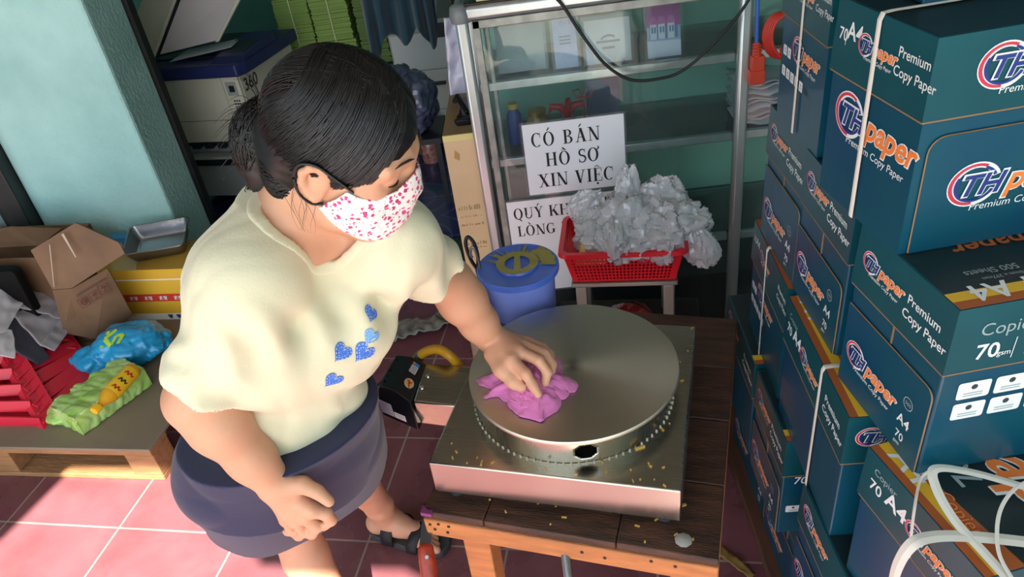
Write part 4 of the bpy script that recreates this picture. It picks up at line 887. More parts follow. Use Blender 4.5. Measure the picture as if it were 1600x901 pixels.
for sx in (-1, 1):
    for sy in (-1, 1): b = MB(); b.lathe([(0, TZ), (.016, TZ), (.014, TZ+.012), (.012, .599), (0, .599)], (sx*(s_-.03), sy*(s_-.03), 0), 18); b.build('foot', gd, M('rubber_foot_%d%d' % (sx, sy), '2b3038', .6), smooth=40)
# the burner ring with a round port cut into its front
R_ = .190; b = MB(); N_ = 96; hz = .7005; ha = math.radians(-72)
def ringp(a, z): return (R_*math.cos(a), R_*math.sin(a), z)
Z0, Z1 = GZ, .722; nz = 14
def inhole(a, z): return ((a-ha)*R_/.019)**2+((z-hz)/.016)**2
rows = []; per = 12
for j in range(nz+1): rows.append([ringp(2*math.pi*i/(N_*per//4), Z0+(Z1-Z0)*j/nz) for i in range(N_*per//4+1)])
n_ = len(rows[0]); vs = [p for r_ in rows for p in r_]; fs = []
for j in range(nz):
    for i in range(n_-1):
        a = 2*math.pi*(i+.5)/(N_*per//4); a = a-2*math.pi if a > math.pi else a; z = Z0+(Z1-Z0)*(j+.5)/nz
        if inhole(a, z) > 1: fs.append((j*n_+i, j*n_+i+1, (j+1)*n_+i+1, (j+1)*n_+i))
b.add(vs, fs); b.build('burner_ring', gd, st_box, smooth=60, solid=.0018)
b = MB(); b.lathe([(0, GZ+.001), (.186, GZ+.001), (.186, GZ+.002), (0, GZ+.002)], (0, 0, 0), 48); b.build('burner_tray', gd, M('burner_black', '0b0b0c', .7), smooth=0)
b = MB()
for i in range(90): a = 2*math.pi*i/90; b.bx(.1925*math.cos(a)-.0018, .1925*math.cos(a)+.0018, .1925*math.sin(a)-.0018, .1925*math.sin(a)+.0018, GZ, GZ+.004)
b.build('weld_beads', gd, st_box, smooth=0)
b = MB(); b.lathe([(0, 0), (.1985, 0), (.2, .0015), (.2, .0075), (.1988, .009), (0, .009)], (0, 0, 0), 128); pt = b.build('cooking_plate', gd, st_top, smooth=40); pt.location = (.003, .005, .722)
PLZ = .731
# gas valve bracket and black igniter box on the left
gi = gd.matrix_basis.inverted()
b = MB(); A0, A1, A2, A3 = uz(645, 627, .672), uz(722, 634, .672), uz(727, 570, .672), uz(664, 567, .672)
B0, B1 = uz(654, 661, .60), uz(712, 669, .60); dd = (A3-A0); B2, B3 = B1+dd*.95, B0+dd*.95
A1 = A1+Vector((.03, -.01, 0)); A2 = A2+Vector((.03, -.01, 0)); B1 = B1+Vector((.045, -.014, 0)); B2 = B2+Vector((.03, -.01, 0))
b.hexa([B0, B1, B2, B3, A0, A1, A2, A3]); b.build('valve_bracket', gd, st_box, world=True, bevel=.004)
b = MB(); e0 = (A1-A0).normalized()
for px, py in ((668.5, 587), (659, 605)): b.lathe([(.007, 0), (.0065, .002), (.004, .0045), (0, .005)], uz(px, py, .672), 16)
b.build('rivet', gd, st_box, world=True, smooth=60)
ib = M('igniter_black', '15161c', .3, coat=.3)
q = [uz(584, 606, .655), uz(641, 629, .672), uz(668, 569, .672), uz(612, 560, .655)]
b = MB(); lo = [p+Vector((.004, -.004, -.075)) for p in q]
mid0, mid1 = q[0].lerp(q[1], .62)+Vector((0, 0, .016)), q[3].lerp(q[2], .62)+Vector((0, 0, .016))
m20, m21 = q[0].lerp(q[1], .18)+Vector((0, 0, .014)), q[3].lerp(q[2], .18)+Vector((0, 0, .014))
b.add([lo[0], lo[1], lo[2], lo[3], q[0]-Vector((0, 0, .012)), m20, mid0, q[1], q[2], mid1, m21, q[3]-Vector((0, 0, .012))],
      [(3, 2, 1, 0), (0, 1, 7, 6, 5, 4), (1, 2, 8, 7), (2, 3, 11, 10, 9, 8), (3, 0, 4, 11), (4, 5, 10, 11), (5, 6, 9, 10), (6, 7, 8, 9)])
b.build('igniter_box', gd, ib, world=True, smooth=0, bevel=.003)
b = MB(); tdir = (q[3]-q[0]).normalized(); sl = (m20.lerp(m21, .5)); xd = (mid0-m20).normalized(); nd = xd.cross(tdir).normalized()
for i in range(5): c_ = m20.lerp(m21, .16+.17*i)+xd*.011; b.box(c_+nd*.0008, (.004, .004, .004), Matrix((xd, tdir, nd)).transposed())
b.build('switch', gd, ib, world=True, smooth=0); b = MB(); b.beam(q[0]-Vector((.0, 0, .03))-xd*.012+tdir*.02, q[0]-Vector((0, 0, .03))+tdir*.02, .05, .03); b.build('switch_ridge', gd, ib, world=True, smooth=0)
stw = M('sticker_white', 'e9e6ea', .4); sty = M('sticker_yellow', 'f0c81e', .4); str_ = M('sticker_red', 'd2301e', .4); stb = M('sticker_blue', '4a8fd0', .4); stg = M('sticker_grey_text', '77748a', .5)
b = MB(); n2 = (q[1]-mid0).normalized(); nn2 = n2.cross(tdir).normalized(); o_ = mid0.lerp(mid1, .36).lerp(q[1].lerp(q[2], .36), .52)
def ring2(r0, r1, n=20): return _arc(0, 0, r0, r0, 0, 360, r0-r1, r0-r1, n)
vv = tdir
for qd in ring2(.0125, .0, 20): put(b, qd, [(0, 1, 2, 3)], stw, o_, n2, vv, 1, .0008)
for qd in ring2(.009, .0, 20): put(b, qd, [(0, 1, 2, 3)], sty, o_, n2, vv, 1, .001)
for qd in _stroke([(-.007, .004), (-.002, .006), (.0, -.002), (.0035, .0035), (.008, .007)], [.003, .004, .004, .003, .001])+_stroke([(.0, -.001), (.003, -.008), (.010, -.0155)], [.0035, .003, .0005]): put(b, qd, [(0, 1, 2, 3)], str_, o_, n2, vv, 1, .0012)
for i in range(16): a = .39*i; put(b, [(0, 0), (.0018, 0), (.0018, .0014), (0, .0014)], [(0, 1, 2, 3)], str_, o_+n2*(.0108*math.cos(a)-.001)+vv*(.0108*math.sin(a)-.0007), n2, vv, 1, .0012)
b.build('sticker', gd, world=True, smooth=0); b = MB(); o_ = mid0.lerp(mid1, .62).lerp(q[1].lerp(q[2], .62), .2)
put(b, [(0, 0), (.018, 0), (.018, .03), (0, .03)], [(0, 1, 2, 3)], stw, o_, n2, vv, 1, .0008); put(b, [(0, .021), (.018, .021), (.018, .03), (0, .03)], [(0, 1, 2, 3)], stb, o_, n2, vv, 1, .001); put(b, [(0, .024), (.006, .024), (.006, .03), (0, .03)], [(0, 1, 2, 3)], M('sticker_orange', 'e0862a', .4), o_, n2, vv, 1, .0012)
for i in range(6): put(b, [(.002, 0), (.016, 0), (.016, .0014), (.002, .0014)], [(0, 1, 2, 3)], stg, o_+vv*(.002+.0031*i), n2, vv, 1, .001)
b.build('sticker', gd, world=True, smooth=0); b = MB()
# labels on the near face
fu = (lo[1]-lo[0]).normalized(); fv = (q[0]-lo[0]).normalized(); o_ = lo[0]+fu*.004+fv*.012
put(b, [(0, 0), (.042, 0), (.042, .034), (.0, .036)], [(0, 1, 2, 3)], M('sticker_lilac', 'c9c4d6', .4), o_, fu, fv, 1, .0008)
for i in range(8): put(b, [(.003, 0), (.037-.006*(i % 3), 0), (.037-.006*(i % 3), .0014), (.003, .0014)], [(0, 1, 2, 3)], stg, o_+fv*(.004+.0037*i), fu, fv, 1, .001)
b.build('sticker', gd, world=True, smooth=0); b = MB(); put(b, [(0, 0), (.036, 0), (.036, .016), (.0, .016)], [(0, 1, 2, 3)], stw, o_+fu*.044+fv*.0, fu, fv, 1, .0008)
for i in range(9): put(b, [(0, 0), (.002, 0), (.002, .003), (0, .003)], [(0, 1, 2, 3)], stg, o_+fu*(.05+.0028*i)+fv*(.010-.005*(i % 2)), fu, fv, 1, .001)
b.build('sticker', gd, world=True, smooth=0)
hose = M('yellow_gas_hose', 'd39a1c', .45); b = MB(); pth = spl([uz(650, 568, .655), uz(655, 557, .672), uz(668, 548, .69), uz(686, 546, .70), uz(703, 556, .69), uz(716, 571, .66), uz(722, 585, .63)], 10)
b.tube(pth, [.0095+(.0012 if i % 2 else 0) for i in range(len(pth))], 12); b.build('gas_hose', gd, hose, world=True, smooth=70)
b = MB(); b.tube([pth[0], pth[3], pth[8]], [.013, .0145, .013], 16); b.build('hose_nut', gd, M('yellow_nut', 'c89418', .4), world=True, smooth=60)
b = MB(); b.tube([pth[9], pth[13]], .0122, 16); b.build('hose_clamp', gd, rv, world=True, smooth=50)
# crumbs
random.seed(11); crm_m = M('crepe_crumb', 'c9a24e', .7); b = MB()
for i in range(60):
    if i < 34: l = gd.matrix_basis @ Vector((random.uniform(.10, .215), random.uniform(-.1, .215), GZ))
    else: l = gd.matrix_basis @ Vector((random.uniform(-.21, .21), random.uniform(-.215, -.17), GZ))
    if (l-gd.matrix_basis @ Vector((0, 0, GZ))).length < .197: continue
    b.box(l+Vector((0, 0, .0012)), (random.uniform(.0015, .008), random.uniform(.001, .003), .002), Matrix.Rotation(random.uniform(0, 3), 3, 'Z'))
for px, py, s in ((1000, 700, .018), (885, 703, .014), (1067, 790, .012)): b.box(uz(px, py, GZ if py < 780 else TZ)+Vector((0, 0, .0015)), (s, .004, .003), Matrix.Rotation(.3, 3, 'Z'))
for i in range(22): l = tb.matrix_basis @ Vector((random.uniform(.02, .51), random.uniform(.01, .09), TZ)); b.box(l+Vector((0, 0, .001)), (random.uniform(.003, .010), .003, .002), Matrix.Rotation(random.uniform(0, 3), 3, 'Z'))
o = b.build('crepe_crumbs', None, crm_m, smooth=0); tag(o, 'dry yellow crepe crumbs scattered on the griddle box and table edge', 'crumbs', kind='stuff')
o = thing('batter_lump', 'pale lump of dried batter on the table beside the griddle foot', 'food scrap', uz(1068, 845, TZ)); b = MB(); b.lathe([(.013, 0), (.015, .003), (.009, .006), (0, .007)], (0, 0, 0), 9); b.build('lump', o, M('dried_batter', '9c9a94', .6), smooth=60)

# bucket, ladle, squeeze bottle
BK = Vector((-.082, 1.383, TZ)); bk_m = M('periwinkle_plastic', '8c9df2', .32, spec=.4); bl_m = M('blue_lid_plastic', '5276de', .3, coat=.3)
bt = thing('plastic_bucket', 'blue plastic bucket with a batter-streaked lid behind the griddle', 'bucket', BK)
b = MB(); b.lathe([(0, 0), (.068, 0), (.071, .004), (.080, .19), (.084, .19), (.084, .205), (.0805, .205), (.078, .204), (.069, .008), (0, .006)], (0, 0, 0), 64); b.build('pail', bt, bk_m, smooth=40)
b = MB(); b.lathe([(0, .212), (.036, .212), (.040, .216), (.043, .216), (.046, .211), (.080, .209), (.0885, .212), (.0915, .209), (.0915, .198), (.087, .196), (.086, .2035), (0, .2045)], (0, 0, 0), 72); b.build('lid', bt, bl_m, smooth=40)
bat = M('yellow_batter', '9c9440', .35, coat=.4); b = MB(); random.seed(5)
for qd in _arc(0, 0, .047, .047, 0, 360, .019, .019, 40): b.m(bat).add([(x, y, .2172) for x, y in qd], [(0, 1, 2, 3)])
b.prism([(-.008, -.04, .212), (.008, -.04, .212), (.006, .04, .212), (-.006, .04, .212)], (0, 0, .005))
for i in range(15):
    a = math.radians(10+i*11+random.uniform(-4, 4)); r0, r1 = .046, random.uniform(.062, .084); w = random.uniform(.0015, .005)
    t_ = Vector((-math.sin(a), math.cos(a), 0)); d_ = Vector((math.cos(a), math.sin(a), 0)); z_ = Vector((0, 0, .2128)); b.poly([d_*r0-t_*w+z_, d_*r1-t_*w*.5+z_, d_*(r1+.002)+t_*w*.6+z_, d_*r0+t_*w+z_])
for i in range(7): a = math.radians(-12+9*i); d0 = Vector((math.cos(a), math.sin(a), 0)); a2 = a+.17; d1 = Vector((math.cos(a2), math.sin(a2), 0)); r1 = .086-.003*(i % 2); b.poly([d0*.052+z_, d0*r1+z_+Vector((0, 0, .0005)), d1*r1+z_+Vector((0, 0, .0005)), d1*.052+z_])
b.build('batter', bt, bat, smooth=0)
ld = thing('ladle', 'black handled ladle standing behind the blue bucket', 'ladle', (-.165, 1.475, TZ))
pA, pB = Vector((-.168, 1.478, TZ)), uy(731, 370, 1.50); dL = (pB-pA)
loop = [pA+dL*.62, pA+dL*.75+Vector((-.009, 0, .0)), pA+dL*.92+Vector((-.010, 0, 0)), pB, pA+dL*.92+Vector((.010, 0, 0)), pA+dL*.75+Vector((.009, 0, 0)), pA+dL*.62]
b = MB(); b.tube(spl(loop, 6), .0045, 8, caps=False); b.tube([pA+dL*.45, pA+dL*.62], .006, 8); b.build('handle', ld, blk, world=True, smooth=70)
b = MB(); b.tube([pA+Vector((0, 0, .002)), pA+dL*.45], .0035, 8); b.lathe([(0, 0), (.012, .001), (.016, .01), (.015, .01), (.011, .003), (0, .002)], pA, 16); b.build('shaft', ld, rv, world=True, smooth=60)
wh = thing('wire_hook', 'grey wire hook standing between ladle and squeeze bottle', 'hook', (-.165, 1.40, TZ)); b = MB()
b.tube(spl([(-.178, 1.36, TZ+.002), (-.178, 1.375, .70), uy(750, 420, 1.385), uy(745, 398, 1.385), uy(738, 385, 1.385), uy(735, 396, 1.385), uy(738, 402, 1.385)], 6), .003, 8); b.build('wire', wh, rv, world=True, smooth=70)
sq = thing('squeeze_bottle', 'milky squeeze bottle with a pointed cap next to the blue bucket', 'bottle', (-.178, 1.315, TZ))
b = MB(); b.lathe([(0, 0), (.027, 0), (.029, .004), (.029, .14), (.028, .155), (.024, .168), (.02, .172)], (0, 0, 0), 36)
b.build('bottle_body', sq, M('milky_plastic', 'd9d5bd', .35, trans=.15, var=.15, vscale=9), smooth=60)
b = MB(); b.lathe([(.0, .170), (.024, .170), (.024, .184), (.018, .190), (.008, .194), (.0055, .215), (.003, .236), (0, .237)], (0, 0, 0), 28); b.build('nozzle_cap', sq, M('clear_cap', 'd6d8d2', .3, trans=.2), smooth=50)
b = MB(); b.lathe([(0, .001), (.0295, .001), (.0297, .035), (0, .036)], (0, 0, 0), 36); b.build('sauce_level', sq, M('amber_sauce', 'c9a860', .4), smooth=60)

# ================================================================== BASKET, STOOL, PLASTIC BAGS
BR = math.radians(-8); BO = Vector((.195, 1.775, .50))
bs = thing('plastic_basket', 'red perforated plastic basket full of clear bags on the aluminium stool', 'basket', BO, BR)
redb = M('red_basket_plastic', 'd8202e', .3, spec=.5)
bw0, bd0, bw1, bd1, bh = .138, .075, .160, .100, .11
b = MB()
def bwall(A, B_, C_, D_, nx, nz):   # bottom A->B, top D->C; square holes with real openings
    A, B_, C_, D_ = [Vector(p) for p in (A, B_, C_, D_)]
    P = lambda u, v: (A*(1-u)+B_*u)*(1-v)+(D_*(1-u)+C_*u)*v
    us = [0, .05]; 
    for i in range(nx): us += [.05+.9*(i+.62)/nx, .05+.9*(i+1)/nx]
    us.append(1); vs_ = [0, .06]
    for i in range(nz): vs_ += [.06+.74*(i+.62)/nz, .06+.74*(i+1)/nz]
    vs_.append(1)
    base = len(b.v); V = [P(u, v) for v in vs_ for u in us]; fs = []; W_ = len(us)
    for j in range(len(vs_)-1):
        for i in range(W_-1):
            if 1 <= i < W_-2 and 1 <= j < len(vs_)-2 and i % 2 == 1 and j % 2 == 1: continue
            fs.append((j*W_+i, j*W_+i+1, (j+1)*W_+i+1, (j+1)*W_+i))
    b.add(V, fs)
c0 = [(-bw0, -bd0, 0), (bw0, -bd0, 0), (bw0, bd0, 0), (-bw0, bd0, 0)]; c1 = [(-bw1, -bd1, bh), (bw1, -bd1, bh), (bw1, bd1, bh), (-bw1, bd1, bh)]
for i, (nx, nz) in enumerate(((26, 7), (13, 7), (26, 7), (13, 7))): bwall(c0[i], c0[(i+1) % 4], c1[(i+1) % 4], c1[i], nx, nz)
b.poly(c0[::-1]); b.build('perforated_wall', bs, redb, smooth=0, solid=.002)
b = MB(); rr = [rrect(bw1+.012, bd1+.012, .03, bh), rrect(bw1+.014, bd1+.014, .03, bh-.012), rrect(bw1+.002, bd1+.002, .024, bh-.012), rrect(bw1-.001, bd1-.001, .024, bh), ]
n_ = len(rr[0]); b.add([p for r_ in rr for p in r_], [(i*n_+k, i*n_+(k+1) % n_, ((i+1) % 4)*n_+(k+1) % n_, ((i+1) % 4)*n_+k) for i in range(4) for k in range(n_)]); b.build('rim', bs, redb, smooth=40)
# stool
sm_ = M('stool_aluminium', '8d8c86', .4, .7); so_ = thing('metal_stool', 'aluminium step stool carrying the red basket', 'stool', BO-Vector((0, 0, .2)), BR)
b = MB(); b.bx(-.145, .145, -.085, .085, .185, .1985); b.build('seat', so_, sm_, bevel=.003)
for x in (-.135, .105):
    for y in (-.082, .062): b = MB(); b.bx(x, x+.032, y, y+.02, 0, .185); b.build('leg', so_, sm_, bevel=.004)
b = MB(); txt(b, '13.3', M('white_marker', 'cfcfca', .6), (-.108, -.0835, .07), (0, 0, 1), (-1, 0, 0), .018, .2, .01); b.build('marker_writing', so_, smooth=0)
lowb = thing('wooden_crate', 'dark low wooden box under the aluminium stool', 'crate', (.19, 1.775, 0), BR)
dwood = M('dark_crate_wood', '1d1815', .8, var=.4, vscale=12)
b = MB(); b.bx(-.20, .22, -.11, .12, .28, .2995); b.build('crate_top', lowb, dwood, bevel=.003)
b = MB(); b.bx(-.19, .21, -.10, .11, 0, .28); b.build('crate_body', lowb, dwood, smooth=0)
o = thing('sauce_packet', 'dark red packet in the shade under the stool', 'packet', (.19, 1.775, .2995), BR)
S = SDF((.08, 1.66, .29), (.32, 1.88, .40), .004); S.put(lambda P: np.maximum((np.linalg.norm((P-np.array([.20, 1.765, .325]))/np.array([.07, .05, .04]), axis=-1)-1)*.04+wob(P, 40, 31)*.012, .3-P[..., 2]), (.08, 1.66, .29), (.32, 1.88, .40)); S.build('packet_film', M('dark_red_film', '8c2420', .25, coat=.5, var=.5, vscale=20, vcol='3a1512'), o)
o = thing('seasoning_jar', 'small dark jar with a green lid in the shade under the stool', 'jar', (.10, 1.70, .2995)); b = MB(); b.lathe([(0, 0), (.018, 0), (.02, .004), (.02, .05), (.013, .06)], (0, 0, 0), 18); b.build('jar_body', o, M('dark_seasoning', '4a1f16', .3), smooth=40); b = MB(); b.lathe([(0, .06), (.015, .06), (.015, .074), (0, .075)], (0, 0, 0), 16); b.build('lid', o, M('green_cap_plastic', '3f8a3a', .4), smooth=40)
# bags: each one a crumpled clear film
film = bpy.data.materials.new('clear_film'); film.use_nodes = True; t = film.node_tree; t.nodes.remove(t.nodes['Principled BSDF']); out = [n for n in t.nodes if n.type == 'OUTPUT_MATERIAL'][0]
tr_ = nn(t, 'ShaderNodeBsdfTransparent'); df = nn(t, 'ShaderNodeBsdfDiffuse'); df.inputs[0].default_value = (.93, .95, 1, 1); tl = nn(t, 'ShaderNodeBsdfTranslucent'); tl.inputs[0].default_value = (.95, .97, 1, 1)
gl_ = nn(t, 'ShaderNodeBsdfGlossy'); gl_.inputs['Roughness'].default_value = .08
a1 = nn(t, 'ShaderNodeMixShader'); a1.inputs[0].default_value = .2; t.links.new(df.outputs[0], a1.inputs[1]); t.links.new(tl.outputs[0], a1.inputs[2])
a2 = nn(t, 'ShaderNodeMixShader'); a2.inputs[0].default_value = .64; t.links.new(tr_.outputs[0], a2.inputs[1]); t.links.new(a1.outputs[0], a2.inputs[2])
fr = nn(t, 'ShaderNodeFresnel'); fr.inputs[0].default_value = 1.85; a3 = nn(t, 'ShaderNodeMixShader'); t.links.new(fr.outputs[0], a3.inputs[0]); t.links.new(a2.outputs[0], a3.inputs[1]); t.links.new(gl_.outputs[0], a3.inputs[2]); t.links.new(a3.outputs[0], out.inputs[0])
random.seed(21)
def film_bag(label, c, size, seed, stretch=(1, 1, 1), R=None, neck=True):
    o = thing('plastic_bag', label, 'plastic bag', c, group='clear bags heaped in the red basket'); b = MB(); rows = []; nu, nv = 56, 30
    rd = random.Random(seed); ax = Vector((rd.gauss(0, 1), rd.gauss(0, 1), rd.gauss(0, 1)+.6)).normalized()
    for j in range(nv):
        v = j/(nv-1); th = math.pi*(.03+.94*v); row = []
        for i in range(nu+1):
            a = 2*math.pi*(i % nu)/nu; d = Vector((math.sin(th)*math.cos(a), math.sin(th)*math.sin(a), -math.cos(th)))
            al = d.dot(ax); q = (d-ax*al)*1.9+ax*(al*.5)+Vector((seed*1.7, seed*.9, seed*2.3))
            r_ = 1+.45*(1-2*abs(noise.noise(q)))*.8+.40*(.35-abs(noise.noise(q*2.3)))+.16*(.3-abs(noise.noise(q*5)))+.25*noise.noise(d*1.3+Vector((seed, 0, 0)))
            p = d*r_; p = Vector((p.x*stretch[0], p.y*stretch[1], p.z*stretch[2]))*size
            if R is not None: p = R @ p
            row.append(p)
        rows.append(row)
    b.grid(rows); return b.build('film', o, film, smooth=35)
# heap inside the basket: leftmost to right, plus the raised and the overhanging ones
def Bp(x, y, z): return Matrix.Translation(BO) @ Matrix.Rotation(BR, 4, 'Z') @ Vector((x, y, z))
CL = 'clear crumpled plastic bag in the middle of the heap in the red basket'
bags = [(-.07, .0, .10, .050, (1, .9, .9)), (-.04, .05, .125, .056, (1, .9, .9)), (-.02, -.045, .115, .052, (1.1, .8, .9)), (.02, .0, .145, .064, (1, 1, .9)), (.045, -.055, .11, .050, (1.1, .8, .9)), (.075, .045, .15, .060, (1, .9, .9)),
        (.105, -.02, .13, .060, (1, .9, 1)), (.13, .03, .14, .056, (1, 1, .9)), (-.06, .055, .115, .050, (1, .9, .9)), (.11, -.06, .10, .044, (1, .8, .8))]
for i, (x, y, z, s, stt) in enumerate(bags): film_bag(CL, Bp(x, y, z), s, 3.1+i*1.7, stt, Matrix.Rotation(i*.8, 3, 'Z'))
film_bag('clear bag standing up like a tall wisp from the middle of the heap', Bp(.015, .05, .215), .050, 61, (.5, .4, 1.05), Matrix.Rotation(.15, 3, 'Y'))
film_bag('clear bag sticking up at the upper right of the heap in the basket', Bp(.115, .05, .195), .052, 47, (.9, .5, .75), Matrix.Rotation(.5, 3, 'Y'))
film_bag('clear bag bulging over the right rim of the red basket', Bp(.165, .0, .125), .055, 52, (.95, .8, .95), Matrix.Rotation(.7, 3, 'Y'))
film_bag('clear bag hanging down outside the right end of the red basket', Bp(.205, -.03, .075), .052, 58, (.65, .5, 1.05), Matrix.Rotation(-.35, 3, 'Y'))
film_bag('clear bag poking out at the upper left of the heap in the basket', Bp(-.10, .06, .165), .042, 66, (1, .5, .8), Matrix.Rotation(-.5, 3, 'Y'))
o = thing('bread_bag', 'wrapped cream bread slices at the left end of the red basket', 'bread', Bp(-.105, -.055, .06), BR)
for i in range(3):
    b = MB(); b.prism([(-.03+.02*i, -.0, -.02), (.005+.025*i, -.005, -.015), (.03+.022*i, 0, .05-.016*i), (-.002+.018*i, .0, .055-.012*i)], (0, .012, 0)); b.build('slice', o, M('cream_bread_%d' % i, ('d8c07a', 'cdb079', 'e3d7b4')[i], .7), smooth=0, bevel=.003)

# ================================================================== PAPER CARTONS
def carton_mat(name, a, b_, rough=.32):
    m = M(name, a, rough, var=.8, vscale=5, vcol=b_, bump=.06, bscale=14, coat=.12); return m
teal = carton_mat('teal_carton', '084b59', '053c60'); teal_l = carton_mat('teal_carton_lid', '0d4c56', '083e4a'); teal_e = M('teal_fold', '2a7a7c', .35); tope = M('dark_carton_top', '16292e', .4, var=.3, vscale=6)
rawe = M('raw_board_edge', '8a6a48', .8); pw_ = M('print_white', 'dfe6e8', .45); pb_ = M('print_blue', '24357f', .45); pr_ = M('print_red', 'c8324a', .45); po_ = M('print_orange', 'e87f38', .45); py_ = M('print_yellow', 'e0b52e', .45); pdk = M('print_ink', '2c3c44', .5); po_top = M('print_orange_dim', 'a65a2c', .5); pg_ = M('print_grey', '8fa3a6', .5)
strap_m = M('white_strapping', 'e2dfd6', .4)
def logo(b, o, u, v, s, sub=True):
    o, u, v = Vector(o), Vector(u), Vector(v)
    cx, cy = .95, .42
    for q in _arc(cx, cy, .98, .86, 20, 340, .30, .22, 28): put(b, q, [(0, 1, 2, 3)], pw_, o, u, v, s, .0006)
    for q in _arc(cx-.02, cy, .92, .80, 62, 275, .15, .10, 20): put(b, q, [(0, 1, 2, 3)], pr_, o, u, v, s, .0009)
    for q in _arc(cx+.06, cy, .80, .70, 25, 70, .14, .09, 8)+_arc(cx+.06, cy, .80, .70, 150, 335, .14, .09, 18): put(b, q, [(0, 1, 2, 3)], pb_, o, u, v, s, .0010)
    txt(b, 'TH', pw_, o+u*(s*.32), u, v, s*.86, .28, .055, .0012, 0, 1.05); txt(b, 'TH', pb_, o+u*(s*.36)+v*(s*.01), u, v, s*.82, .28, .022, .0016, 0, 1.06)
    txt(b, 'paper', pw_, o+u*(s*2.12)+v*(s*.02), u, v, s*.96, .25, .05, .0010, 0, 1.0); txt(b, 'paper', po_, o+u*(s*2.15)+v*(s*.03), u, v, s*.92, .25, .024, .0014, 0, 1.02)
    if sub: txt(b, 'Premium Copy Paper', pw_, o+u*(s*.95)-v*(s*.62), u, v, s*.30, .1, 0, .0008, 0, 1.05)
def icons(b, o, u, v, n, s, gap, ink=True):
    for i in range(n):
        q = Vector(o)+Vector(u)*((s+gap)*i); rr_ = [(x, y) for x, y, _ in rrect(.5, .32 if ink else .5, .09, 0)]
        put(b, [(x+.5, y+.5) for x, y in rr_], [tuple(range(len(rr_)))], pw_, q, u, v, s, .0008)
        for k in range(2): put(b, [(.2, .28+.09*k), (.8, .28+.09*k), (.8, .32+.09*k), (.2, .32+.09*k)], [(0, 1, 2, 3)], pg_, q, u, v, s, .001)
        for qd in _arc(.5, .62, .1, .1, 0, 360, .1, .1, 10): put(b, qd, [(0, 1, 2, 3)], pdk, q, u, v, s, .001)
CH = .27
